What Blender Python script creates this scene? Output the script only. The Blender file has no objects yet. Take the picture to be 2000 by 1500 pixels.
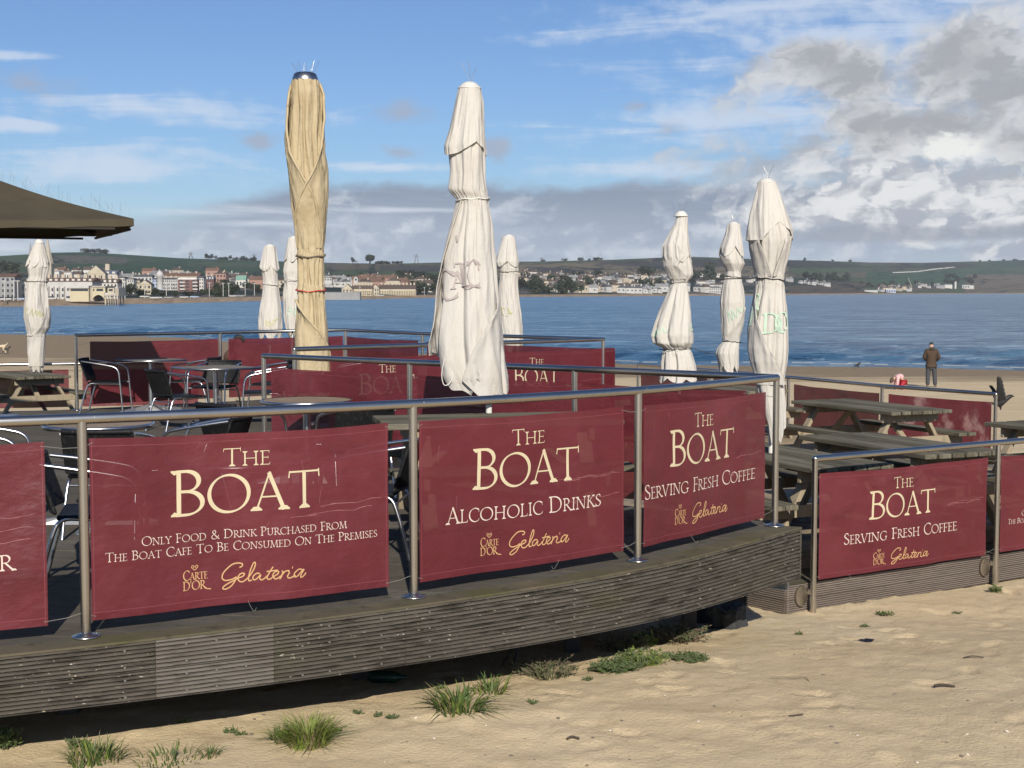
import bpy, bmesh, math, random
from mathutils import Vector, Matrix, noise
R = math.radians
rnd = random.Random(7)
scn = bpy.context.scene
COL = scn.collection

# ------------------------------------------------------------------ camera, sun, sky, exposure
HAZE = 3.8e-5
FPX, HOR, CAMZ = 2775.0, 570.0, 1.68          # focal length in photo pixels, horizon row, eye height above the deck
PITCH = math.atan((750 - HOR) / FPX)
cam = bpy.data.cameras.new('camera'); camo = bpy.data.objects.new('camera', cam); COL.objects.link(camo)
camo.location = (0, 0, CAMZ); camo.rotation_euler = (R(90) - PITCH, 0, 0)
cam.sensor_width = 36.0; cam.lens = FPX / 2000 * 36.0; cam.clip_start = .05; cam.clip_end = 60000
scn.camera = camo
SUN_EL, SUN_AZ = 29.0, 7.0                    # azimuth to the right of straight behind the camera
sv = Vector((math.sin(R(SUN_AZ)) * math.cos(R(SUN_EL)), -math.cos(R(SUN_AZ)) * math.cos(R(SUN_EL)), math.sin(R(SUN_EL))))
sl = bpy.data.lights.new('sun', 'SUN'); sl.energy = 5.0; sl.angle = R(.53); sl.color = (1, .93, .82)
so = bpy.data.objects.new('sun', sl); COL.objects.link(so); so.rotation_euler = sv.to_track_quat('Z', 'Y').to_euler()
scn.view_settings.view_transform = 'Standard'; scn.view_settings.look = 'None'
scn.view_settings.gamma = 1; scn.view_settings.exposure = 0.2

def make_world():
    w = bpy.data.worlds.new("World"); scn.world = w; w.use_nodes = True
    nt = w.node_tree; nt.nodes.clear(); L = nt.links
    def nd(t, **k):
        n = nt.nodes.new(t)
        for a, b in k.items(): setattr(n, a, b)
        return n
    def put(sock, v):
        if hasattr(v, 'is_output'): L.new(v, sock)
        else: sock.default_value = v
    def m(op, a, b=0.0, c=0.0):
        n = nd('ShaderNodeMath', operation=op)
        put(n.inputs[0], a); put(n.inputs[1], b); put(n.inputs[2], c)
        return n.outputs[0]
    def sm(x, lo, hi, to0=0.0, to1=1.0):
        n = nd('ShaderNodeMapRange', interpolation_type='SMOOTHSTEP')
        put(n.inputs[0], x); n.inputs[1].default_value = lo; n.inputs[2].default_value = hi
        n.inputs[3].default_value = to0; n.inputs[4].default_value = to1
        return n.outputs[0]
    def mixc(f, a, b):
        n = nd('ShaderNodeMix', data_type='RGBA')
        put(n.inputs[0], f); put(n.inputs[6], a); put(n.inputs[7], b)
        return n.outputs[2]
    tc = nd('ShaderNodeTexCoord'); sep = nd('ShaderNodeSeparateXYZ'); L.new(tc.outputs['Generated'], sep.inputs[0])
    A = m('MULTIPLY', m('ARCTAN2', sep.outputs[0], sep.outputs[1]), 2.775)      # azimuth and elevation of the sky direction
    E = m('MULTIPLY', m('ARCSINE', sep.outputs[2]), 2.775)
    def noise_at(sx, sy, scale, detail=6, rough=.55, dx=0, dy=0, dist=0):
        c = nd('ShaderNodeCombineXYZ'); put(c.inputs[0], m('MULTIPLY_ADD', A, sx, dx)); put(c.inputs[1], m('MULTIPLY_ADD', E, sy, dy))
        n = nd('ShaderNodeTexNoise', noise_dimensions='2D'); n.inputs['Scale'].default_value = scale; n.inputs['Detail'].default_value = detail
        n.inputs['Roughness'].default_value = rough; n.inputs['Distortion'].default_value = dist
        L.new(c.outputs[0], n.inputs['Vector']); return n.outputs['Fac']
    sky = nd('ShaderNodeTexSky', sky_type='NISHITA', sun_disc=False)
    sky.sun_elevation = R(SUN_EL); sky.sun_rotation = R(180 - SUN_AZ); sky.altitude = 0; sky.air_density = 1.0; sky.dust_density = .35; sky.ozone_density = 2.2
    base = nd('ShaderNodeVectorMath', operation='MULTIPLY'); L.new(sky.outputs[0], base.inputs[0]); base.inputs[1].default_value = (.058, .071, .0946)
    col = base.outputs[0]
    # deepen the blue with elevation (clear polar air)
    n_mid = noise_at(1, 1.7, 5.5, 7, .58); n_fine = noise_at(1, 1.5, 16, 6, .6, 3.1); n_str = noise_at(.55, 5, 5, 6, .6, 7.7, 0, .6)
    n_up = noise_at(1, 1.7, 5.5, 7, .58, .012, -.05)
    lit = sm(m('SUBTRACT', n_mid, n_up), -.15, .17)                              # bright sunward edges of the clouds
    def ell(ax, ey, ra, re):                                                     # ellipse in photo pixels: 1 at its centre, 0 at its rim
        dx = m('DIVIDE', m('SUBTRACT', A, (ax - 1000) / 1000), ra / 1000); dy = m('DIVIDE', m('SUBTRACT', E, (570 - ey) / 1000), re / 1000)
        return m('SUBTRACT', 1.0, m('SQRT', m('ADD', m('MULTIPLY', dx, dx), m('MULTIPLY', dy, dy))))
    def vmax(l):
        o = l[0]
        for x in l[1:]: o = m('MAXIMUM', o, x)
        return o
    # 1 high white cirrus veils
    ci = vmax([ell(1750, 75, 760, 140), ell(1500, 250, 520, 62), ell(1250, 335, 330, 30), ell(330, 232, 360, 40), ell(60, 268, 180, 20), ell(30, 143, 120, 14), ell(1980, 10, 300, 60), ell(760, 331, 190, 14), ell(250, 330, 300, 60)])
    dci = m('ADD', ci, m('MULTIPLY', m('SUBTRACT', m('ADD', m('MULTIPLY', n_str, .65), m('MULTIPLY', n_fine, .35)), .5), 2.6))
    col = mixc(sm(dci, .05, .95, 0, .72), col, (.66, .74, .86, 1))
    # 2 pale veil low over the land
    col = mixc(sm(E, .22, -.01, 0, .55), col, (.56, .65, .78, 1))
    def billow(sx, sy, scale, dx=0, dy=0, warp=.35):
        c = nd('ShaderNodeCombineXYZ'); put(c.inputs[0], m('MULTIPLY_ADD', A, sx, m('MULTIPLY_ADD', n_fine, .07, m('MULTIPLY_ADD', n_mid, warp * .3, dx)))); put(c.inputs[1], m('MULTIPLY_ADD', E, sy, m('MULTIPLY_ADD', n_fine, .06, m('MULTIPLY_ADD', n_str, .05, dy))))
        v = nd('ShaderNodeTexVoronoi', feature='SMOOTH_F1', voronoi_dimensions='2D'); v.inputs['Scale'].default_value = scale; v.inputs['Detail'].default_value = 3.0; v.inputs['Roughness'].default_value = .6; v.inputs['Smoothness'].default_value = .8; v.normalize = True
        L.new(c.outputs[0], v.inputs['Vector']); return v.outputs['Distance']
    b0 = billow(1, 1.45, 7.5); b1 = billow(1, 1.45, 7.5, .012, -.03)
    puff = m('SUBTRACT', 1.0, b0); relief = sm(m('SUBTRACT', b1, b0), -.15, .15)                    # lit shoulders, shaded undersides
    # 3 long grey stratus shelf
    shelf_top = m('ADD', m('MULTIPLY_ADD', n_mid, .05, .195), m('ADD', m('MULTIPLY', sm(A, -.78, -.35, -.07, 0), 1.0), m('MULTIPLY', m('SUBTRACT', n_fine, .5), .022)))
    inb = m('MULTIPLY', sm(m('SUBTRACT', shelf_top, E), .0, .030), sm(A, -.80, -.45))
    low = sm(m('SUBTRACT', E, m('MULTIPLY_ADD', n_str, .20, -.06)), -.02, .05)
    shelf = m('MULTIPLY', inb, m('MULTIPLY_ADD', low, .50, .46))
    tone = m('ADD', m('MULTIPLY', sm(E, .04, .21), .62), m('MULTIPLY', m('SUBTRACT', n_str, .45), 1.1))
    col = mixc(shelf, col, mixc(sm(tone, 0, .8), (.40, .47, .58, 1), (.275, .325, .425, 1)))
    # 3b left low grey bank with bright streaks
    bank = m('ADD', vmax([ell(150, 470, 620, 62), ell(800, 450, 700, 70)]), m('MULTIPLY', m('SUBTRACT', n_str, .5), 1.9))
    col = mixc(sm(bank, .1, .75, 0, .8), col, mixc(n_mid, (.30, .355, .46, 1), (.50, .57, .68, 1)))
    strk = m('ADD', vmax([ell(420, 418, 330, 17), ell(560, 440, 260, 12), ell(60, 490, 230, 16), ell(800, 412, 300, 10), ell(1900, 478, 260, 12), ell(1250, 492, 300, 14)]), m('MULTIPLY', m('SUBTRACT', n_str, .5), 2.2))
    col = mixc(sm(strk, .15, 1.1, 0, .7), col, (.72, .78, .86, 1))
    # 4 low cumulus heads over the hills
    cu = vmax([ell(680, 462, 160, 72), ell(1010, 465, 190, 60), ell(1180, 475, 140, 50), ell(1360, 470, 220, 55), ell(1650, 470, 220, 50), ell(300, 480, 300, 36)])
    dcu = m('ADD', cu, m('MULTIPLY', m('SUBTRACT', puff, .70), 4.0))
    col = mixc(sm(dcu, .0, 1.1, 0, .70), col, mixc(relief, (.40, .46, .56, 1), (.72, .77, .83, 1)))
    # 5 heaped cumulus on the right
    n_big = noise_at(1, 1.5, 3.2, 5, .5, 1.3, .4)
    nn = m('ADD', m('MULTIPLY', m('SUBTRACT', puff, .69), 2.6), m('MULTIPLY', m('SUBTRACT', n_mid, .5), 1.2))
    veil = vmax([ell(1900, 300, 480, 210), ell(1560, 330, 300, 60)])
    col = mixc(sm(m('ADD', veil, nn), .0, .7, 0, .88), col, mixc(m('MULTIPLY_ADD', relief, .6, m('MULTIPLY', n_mid, .4)), (.36, .40, .47, 1), (.62, .66, .72, 1)))
    pu = vmax([ell(1800, 392, 320, 88), ell(1960, 400, 240, 105), ell(1630, 425, 190, 50), ell(1720, 330, 130, 60)])
    pcol = mixc(sm(m('ADD', relief, m('MULTIPLY', sm(E, .07, .22), .30)), .25, 1.05), (.44, .47, .53, 1), (.83, .835, .84, 1))
    col = mixc(sm(m('ADD', pu, nn), -.1, .65, 0, .92), col, pcol)
    band = m('ADD', vmax([ell(1750, 462, 420, 22), ell(2000, 455, 260, 26)]), m('MULTIPLY', m('SUBTRACT', n_str, .5), 1.4))
    col = mixc(sm(band, .1, .8, 0, .75), col, (.36, .395, .46, 1))
    gr = vmax([ell(1615, 155, 185, 76), ell(1880, 165, 210, 125), ell(1730, 270, 250, 66), ell(1985, 300, 130, 100), ell(2200, 250, 260, 260)])
    gl = m('ADD', gr, m('ADD', m('MULTIPLY', m('SUBTRACT', puff, .69), 1.9), m('MULTIPLY', m('SUBTRACT', n_big, .5), .5)))
    under = sm(m('SUBTRACT', m('MULTIPLY', gl, .8), m('MULTIPLY', relief, .8)), -.55, .45)
    col = mixc(sm(gl, -.10, .60, 0, .93), col, mixc(under, (.70, .71, .73, 1), (.405, .415, .44, 1)))
    col = mixc(sm(m('ADD', ell(1812, 312, 75, 30), m('MULTIPLY', m('SUBTRACT', puff, .69), 3)), .1, .6, 0, .85), col, (.90, .91, .88, 1))
    # 6 small dark puffs
    pf = vmax([ell(95, 192, 120, 44), ell(792, 230, 75, 30), ell(968, 292, 44, 34), ell(1305, 262, 46, 34), ell(778, 302, 70, 24), ell(520, 284, 50, 24), ell(1240, 215, 60, 16)])
    dpf = m('ADD', pf, m('MULTIPLY', m('SUBTRACT', m('ADD', m('MULTIPLY', n_mid, .5), m('MULTIPLY', n_fine, .5)), .5), 2.6))
    col = mixc(sm(dpf, .1, 1.1, 0, .75), col, (.40, .43, .52, 1))
    bgd = nd('ShaderNodeBackground'); L.new(col, bgd.inputs[0]); bgd.inputs[1].default_value = .87
    out = nd('ShaderNodeOutputWorld'); L.new(bgd.outputs[0], out.inputs[0])
make_world()

# ------------------------------------------------------------------ picture geometry (used only to read real places off the photo)
def ray(px, py):
    x = (px - 1000) / FPX; y = (750 - py) / FPX
    return Vector((x, math.cos(PITCH) + y * math.sin(PITCH), -math.sin(PITCH) + y * math.cos(PITCH)))
def gz(px, py, z=0.0):
    r = ray(px, py); t = (z - CAMZ) / r.z
    return Vector((r.x * t, r.y * t, z))
def hz(px, py, Y):
    r = ray(px, py); t = Y / r.y
    return Vector((r.x * t, Y, CAMZ + r.z * t))
def lerp(a, b, t): return a + (b - a) * t
def interp(tab, x):
    if x <= tab[0][0]: return tab[0][1]
    for (a, b), (c, d) in zip(tab, tab[1:]):
        if x <= c: return lerp(b, d, (x - a) / (c - a))
    return tab[-1][1]
def nz(x, y=0, z=0): return noise.noise((x, y, z))
def fbm(x, y, z=0, o=4):
    s = 0; a = 1
    for i in range(o): s += a * noise.noise((x, y, z + i * 7.3)); x *= 2.03; y *= 2.03; a *= .5
    return s

# ------------------------------------------------------------------ materials
MATS = {}
def mat(name, col, rough=.6, metal=0.0, var=(), bump=(), coord='Object', spec=.5, alpha=1.0, attr=None, transl=0.0, bumpd=.02, normal_mul=1.0):
    """var: (scale xyz, colour, lo, hi[, detail]) noise patches mixed over col; bump: (scale xyz, strength)."""
    if name in MATS: return MATS[name]
    m = bpy.data.materials.new(name); m.use_nodes = True; nt = m.node_tree; L = nt.links
    b = nt.nodes['Principled BSDF']
    b.inputs['Roughness'].default_value = rough; b.inputs['Metallic'].default_value = metal
    b.inputs['Specular IOR Level'].default_value = spec; b.inputs['Alpha'].default_value = alpha
    tc = nt.nodes.new('ShaderNodeTexCoord')
    src = None
    if coord == 'World':
        g = nt.nodes.new('ShaderNodeNewGeometry'); src = g.outputs['Position']
    else: src = tc.outputs[coord]
    def tex(sc, detail=5, rough=.6):
        mp = nt.nodes.new('ShaderNodeMapping'); mp.inputs['Scale'].default_value = sc; L.new(src, mp.inputs[0])
        n = nt.nodes.new('ShaderNodeTexNoise'); n.inputs['Scale'].default_value = 1; n.inputs['Detail'].default_value = detail; n.inputs['Roughness'].default_value = rough
        L.new(mp.outputs[0], n.inputs['Vector']); return n.outputs['Fac']
    cur = None
    if attr:
        a = nt.nodes.new('ShaderNodeAttribute'); a.attribute_name = attr; cur = a.outputs['Color']
    for v in var:
        f = nt.nodes.new('ShaderNodeMapRange'); f.interpolation_type = 'SMOOTHSTEP'
        L.new(tex(v[0], v[4] if len(v) > 4 else 5), f.inputs[0]); f.inputs[1].default_value = v[2]; f.inputs[2].default_value = v[3]
        if len(v) > 5: f.inputs[4].default_value = v[5]
        mx = nt.nodes.new('ShaderNodeMix'); mx.data_type = 'RGBA'; L.new(f.outputs[0], mx.inputs[0])
        if cur is None: mx.inputs[6].default_value = (*col, 1)
        else: L.new(cur, mx.inputs[6])
        mx.inputs[7].default_value = (*v[1], 1); cur = mx.outputs[2]
    if cur is None: b.inputs['Base Color'].default_value = (*col, 1)
    else: L.new(cur, b.inputs['Base Color'])
    nrm = None
    for sc, st in bump:
        bp = nt.nodes.new('ShaderNodeBump'); bp.inputs['Strength'].default_value = st; bp.inputs['Distance'].default_value = bumpd
        L.new(tex(sc, 4), bp.inputs['Height'])
        if nrm is not None: L.new(nrm, bp.inputs['Normal'])
        nrm = bp.outputs[0]
    if nrm is not None: L.new(nrm, b.inputs['Normal'])
    if transl:
        t = nt.nodes.new('ShaderNodeBsdfTranslucent'); ms = nt.nodes.new('ShaderNodeMixShader'); ms.inputs[0].default_value = transl
        if cur is None: t.inputs[0].default_value = (*col, 1)
        else: L.new(cur, t.inputs[0])
        if nrm is not None: L.new(nrm, t.inputs['Normal'])
        L.new(b.outputs[0], ms.inputs[1]); L.new(t.outputs[0], ms.inputs[2]); L.new(ms.outputs[0], nt.nodes['Material Output'].inputs[0])
    MATS[name] = m
    return m
steel = mat('brushed_steel', (.55, .52, .47), .28, 1.0, var=[((5, 5, 3), (.46, .435, .395), .45, .75)])
alu = mat('aluminium', (.52, .525, .54), .30, 1.0)
redvinyl = mat('red_vinyl', (.103, .0150, .0210), .42, var=[((1.1, 1.1, 1.3), (.138, .025, .033), .40, .75), ((2.5, 2.5, 5), (.082, .0115, .016), .48, .8)], bump=[((1.4, 1.4, 2.2), .45), ((5, 5, 8), .22)], alpha=.95, spec=.4, bumpd=.05)
redback = mat('red_vinyl_back', (.15, .017, .028), .5, var=[((1.3, 1.3, 1.6), (.19, .028, .042), .42, .75)], bump=[((2.2, 2.2, 2.2), .1)], alpha=.92, spec=.3, bumpd=.03)
redworn = mat('red_vinyl_worn', (.15, .020, .030), .6, var=[((3, 3, 1.5), (.17, .04, .05), .45, .7), ((4, 4, 3), (.40, .24, .22), .50, .66, 7, .75)], bump=[((2.2, 2.2, 2.2), .15)], alpha=.97, spec=.3)
hemline = mat('hem_stitching', (.18, .038, .050), .5)
scuff = mat('scuff_mark', (.26, .10, .105), .5)
cream = mat('cream_print', (.53, .455, .30), .5)
paleprint = mat('pale_print', (.58, .49, .42), .5)
gold = mat('gold_print', (.50, .31, .145), .45)
canvas = mat('white_canvas', (.61, .58, .53), .8, var=[((3, 3, 1.2), (.55, .505, .435), .45, .8), ((5, 5, 1.5), (.46, .40, .32), .60, .85), ((14, 14, 5), (.42, .37, .30), .66, .9)], bump=[((5, 5, 2.4), .5), ((17, 17, 9), .12)], transl=.2, spec=.2, bumpd=.04)
seam_cloth = mat('seam_cloth', (.50, .46, .40), .85)
canvas_old = mat('cream_canvas', (.50, .41, .26), .75, var=[((4, 4, 1.0), (.42, .33, .19), .45, .8), ((1.1, 1.1, .9), (.36, .27, .15), .50, .72), ((16, 16, 6), (.24, .175, .095), .58, .78)], bump=[((5, 5, 2), .45), ((20, 20, 8), .2)], transl=.12, spec=.25, bumpd=.05)
print_taupe = mat('taupe_print', (.36, .31, .295), .8)
print_green = mat('faded_green_print', (.42, .54, .43), .8)
print_olive = mat('olive_print', (.44, .42, .22), .7)
whitepaint = mat('white_paint', (.58, .565, .52), .45)
olive = mat('olive_canvas', (.072, .060, .038), .8, var=[((2, 2, 2), (.062, .051, .033), .4, .7)], bump=[((20, 20, 20), .08)], spec=.2)
darkfab = mat('dark_underside', (.03, .026, .02), .9)
wicker = mat('black_wicker', (.011, .011, .012), .5, spec=.22, var=[((60, 60, 9), (.03, .03, .03), .54, .70)], bump=[((110, 110, 22), .9)], bumpd=.006)
plank_grey = mat('weathered_plank', (.108, .097, .068), .9, spec=.15, var=[((.5, 9, 2), (.165, .150, .112), .40, .62), ((.8, 8, 3), (.062, .056, .040), .45, .66), ((2.2, 34, 34), (.035, .032, .024), .55, .74), ((5, 5, 5), (.10, .105, .055), .58, .8)], bump=[((2.5, 60, 60), .35)], bumpd=.01)
plank_pale = mat('pale_timber', (.30, .245, .165), .8, var=[((20, 20, 2.0), (.22, .18, .12), .42, .72), ((4, 4, 4), (.15, .14, .075), .58, .8)], bump=[((50, 50, 3), .3)], bumpd=.01)
laminate = mat('worn_table_top', (.27, .205, .14), .7, var=[((5, 26, 5), (.17, .125, .085), .45, .72), ((9, 9, 9), (.33, .27, .20), .55, .8)], spec=.2)
slate_top = mat('grey_table_top', (.19, .165, .135), .85, spec=.1, var=[((3, 20, 3), (.15, .145, .135), .42, .7)])
iron = mat('grey_cast_metal', (.30, .30, .30), .4, .8)
nylon = mat('nylon_cord', (.22, .21, .19), .6)
black = mat('black_strap', (.012, .012, .013), .5)
deckwood = mat('deck_boards', (.088, .076, .060), .9, spec=.15, var=[((1.2, 1.2, 1.2), (.13, .118, .098), .42, .72), ((6, 6, 6), (.058, .052, .04), .5, .75), ((60, 60, 60), (.26, .24, .20), .66, .78)], bump=[((30, 30, 30), .3)], bumpd=.01, coord='World')
fascia_dark = mat('weathered_fascia', (.084, .074, .061), .9, spec=.15, var=[((.9, .9, 6), (.108, .096, .080), .42, .75), ((5, 5, 45), (.036, .031, .025), .46, .68), ((1.1, 1.1, 3), (.078, .076, .046), .50, .75), ((.35, .35, 2), (.105, .088, .068), .52, .72), ((8, 8, 12), (.55, .48, .35), .690, .705), ((14, 14, 60), (.20, .18, .15), .60, .74, 6, .6), ((26, 26, 70), (.42, .39, .33), .655, .70)], bump=[((16, 16, 110), .5)], bumpd=.01, coord='World')
fascia_light = mat('replaced_fascia', (.135, .120, .102), .85, var=[((1.2, 1.2, 9), (.098, .082, .065), .42, .72), ((7, 7, 60), (.055, .045, .035), .48, .72), ((30, 30, 70), (.33, .30, .26), .70, .8)], bump=[((16, 16, 110), .45)], bumpd=.01, coord='World')
fascia_low = mat('lower_fascia', (.150, .120, .097), .85, var=[((1.0, 1.0, 9), (.18, .148, .122), .42, .72), ((7, 7, 70), (.095, .075, .06), .50, .74), ((26, 26, 70), (.30, .27, .23), .67, .72)], bump=[((16, 16, 110), .4)], bumpd=.01, coord='World')
edgewood = mat('mossy_edge', (.094, .082, .056), .9, spec=.15, var=[((3, 3, 3), (.125, .104, .068), .45, .7), ((2, 2, 2), (.082, .078, .038), .45, .7), ((9, 9, 9), (.06, .052, .036), .52, .72), ((45, 45, 45), (.34, .31, .26), .67, .76)], bump=[((40, 40, 40), .5)], bumpd=.008, coord='World')
shadowwood = mat('bare_substructure', (.07, .06, .05), .9)

# ------------------------------------------------------------------ mesh builder
class MB:
    def __init__(s): s.v = []; s.f = []; s.m = []; s.sm = []
    def add(s, vs, fs, mi=0, smooth=False):
        o = len(s.v); s.v += [tuple(v) for v in vs]
        for f in fs: s.f.append([i + o for i in f]); s.m.append(mi); s.sm.append(smooth)
    def box(s, c, sz, rot=None, mi=0, bev=0.0):
        x, y, z = sz[0] / 2, sz[1] / 2, sz[2] / 2
        rot = rot or Matrix.Identity(3)
        c = Vector(c)
        if bev:
            b = min(bev, x * .9, y * .9, z * .9); vs = []; idx = {}
            for sx in (-1, 1):
                for sy in (-1, 1):
                    for sz_ in (-1, 1):
                        for k, p in enumerate(((x, y - b, z - b), (x - b, y, z - b), (x - b, y - b, z))):
                            idx[sx, sy, sz_, k] = len(vs); vs.append(c + rot @ Vector((p[0] * sx, p[1] * sy, p[2] * sz_)))
            fs = []
            for a in range(3):
                for sg in (-1, 1):
                    o = [i for i in range(3) if i != a]
                    q = []
                    for t in ((-1, -1), (1, -1), (1, 1), (-1, 1)):
                        d = [0, 0, 0]; d[a] = sg; d[o[0]], d[o[1]] = t; q.append(idx[d[0], d[1], d[2], a])
                    fs.append(q)
            for a in range(3):
                o = [i for i in range(3) if i != a]
                for t in ((-1, -1), (1, -1), (1, 1), (-1, 1)):
                    d0 = [0, 0, 0]; d0[o[0]], d0[o[1]] = t
                    d1 = d0[:]; d0[a] = -1; d1[a] = 1
                    fs.append([idx[(*d0, o[0])], idx[(*d1, o[0])], idx[(*d1, o[1])], idx[(*d0, o[1])]])
            for sx in (-1, 1):
                for sy in (-1, 1):
                    for sz_ in (-1, 1): fs.append([idx[sx, sy, sz_, k] for k in range(3)])
            s.add(vs, fs, mi); return
        vs = [c + rot @ Vector((a * x, b * y, d * z)) for a in (-1, 1) for b in (-1, 1) for d in (-1, 1)]
        s.add(vs, [(0, 1, 3, 2), (4, 6, 7, 5), (0, 4, 5, 1), (2, 3, 7, 6), (0, 2, 6, 4), (1, 5, 7, 3)], mi)
    def beam(s, a, b, w, h, up=(0, 0, 1), mi=0, bev=.004):
        a = Vector(a); b = Vector(b); d = (b - a); l = d.length; d.normalize()
        sd = d.cross(Vector(up)).normalized(); u = sd.cross(d)
        s.box((a + b) / 2, (l, w, h), Matrix((d, sd, u)).transposed(), mi, bev)
    def tube(s, pts, r, n=10, mi=0, caps=True, closed=False):
        pts = [Vector(p) for p in pts]; rs = r if isinstance(r, (list, tuple)) else [r] * len(pts)
        vs = []; fs = []; N = len(pts); pu = None
        for i, p in enumerate(pts):
            if closed: t = pts[(i + 1) % N] - pts[i - 1]
            else: t = pts[min(i + 1, N - 1)] - pts[max(i - 1, 0)]
            t.normalize()
            if pu is None: pu = t.orthogonal().normalized()
            else:
                pu = pu - t * pu.dot(t)
                pu = pu.normalized() if pu.length > 1e-6 else t.orthogonal().normalized()
            w = t.cross(pu)
            for k in range(n):
                a = 2 * math.pi * k / n; vs.append(p + (pu * math.cos(a) + w * math.sin(a)) * rs[i])
        for i in range(N if closed else N - 1):
            for k in range(n):
                j = (i + 1) % N
                fs.append((i * n + k, i * n + (k + 1) % n, j * n + (k + 1) % n, j * n + k))
        s.add(vs, fs, mi, True)
        if caps and not closed:
            s.add(vs[:n], [tuple(range(n))[::-1]], mi); s.add(vs[-n:], [tuple(range(n))], mi)
    def lathe(s, prof, c=(0, 0, 0), n=24, mi=0, smooth=True):
        c = Vector(c); vs = []; fs = []
        for r, z in prof:
            for k in range(n):
                a = 2 * math.pi * k / n; vs.append(c + Vector((r * math.cos(a), r * math.sin(a), z)))
        for i in range(len(prof) - 1):
            for k in range(n): fs.append((i * n + k, i * n + (k + 1) % n, (i + 1) * n + (k + 1) % n, (i + 1) * n + k))
        s.add(vs, fs, mi, smooth)
    def prism(s, poly, z0, z1, mi=0):
        n = len(poly); vs = [(x, y, z0) for x, y in poly] + [(x, y, z1) for x, y in poly]
        s.add(vs, [tuple(range(n))[::-1], tuple(range(n, 2 * n))] + [(i, (i + 1) % n, n + (i + 1) % n, n + i) for i in range(n)], mi)
    def grid(s, rows, mi=0, closed=False, smooth=True):
        n = len(rows[0]); vs = [p for r in rows for p in r]; fs = []
        for i in range(len(rows) - 1):
            for k in range(n if closed else n - 1):
                fs.append((i * n + k, i * n + (k + 1) % n, (i + 1) * n + (k + 1) % n, (i + 1) * n + k))
        s.add(vs, fs, mi, smooth)
    def mesh(s, name, mats):
        me = bpy.data.meshes.new(name); me.from_pydata(s.v, [], s.f)
        for m_ in (mats if isinstance(mats, (list, tuple)) else [mats]): me.materials.append(m_)
        me.polygons.foreach_set('material_index', s.m); me.polygons.foreach_set('use_smooth', s.sm); me.update()
        return me
    def build(s, name, mats, parent=None, loc=None, rz=0):
        o = bpy.data.objects.new(name, s.mesh(name, mats)); COL.objects.link(o)
        if parent: o.parent = parent
        if loc is not None: o.location = loc
        o.rotation_euler.z = rz
        return o
def tag(o, label, cat, group=None, kind=None):
    if label: o['label'] = label
    if cat: o['category'] = cat
    if group: o['group'] = group
    if kind: o['kind'] = kind
    return o
def thing(name, label, cat, loc=(0, 0, 0), rz=0, group=None):
    o = bpy.data.objects.new(name, None); COL.objects.link(o); o.location = loc; o.rotation_euler.z = rz; o.empty_display_size = .2
    return tag(o, label, cat, group)
def dup(root, loc, rz=0, label=None, group=None, scale=None):
    def cp(o, par):
        c = o.copy(); COL.objects.link(c)
        if par: c.parent = par
        for k in o.children: cp(k, c)
        return c
    r = cp(root, None); r.location = loc; r.rotation_euler.z = rz
    if label: r['label'] = label
    if group: r['group'] = group
    if scale: r.scale = (scale,) * 3
    return r
def catmull(pts, n=8, closed=False):
    pts = [Vector(p) for p in pts]; out = []; N = len(pts)
    for i in range(N if closed else N - 1):
        if closed: a, b, c, d = pts[i - 1], pts[i], pts[(i + 1) % N], pts[(i + 2) % N]
        else:
            b, c = pts[i], pts[i + 1]
            a = pts[i - 1] if i else b * 2 - c; d = pts[i + 2] if i + 2 < N else c * 2 - b
        for k in range(n):
            t = k / n
            out.append(.5 * ((2 * b) + (c - a) * t + (2 * a - 5 * b + 4 * c - d) * t * t + (3 * b - a - 3 * c + d) * t ** 3))
    if not closed: out.append(pts[-1].copy())
    return out

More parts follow.
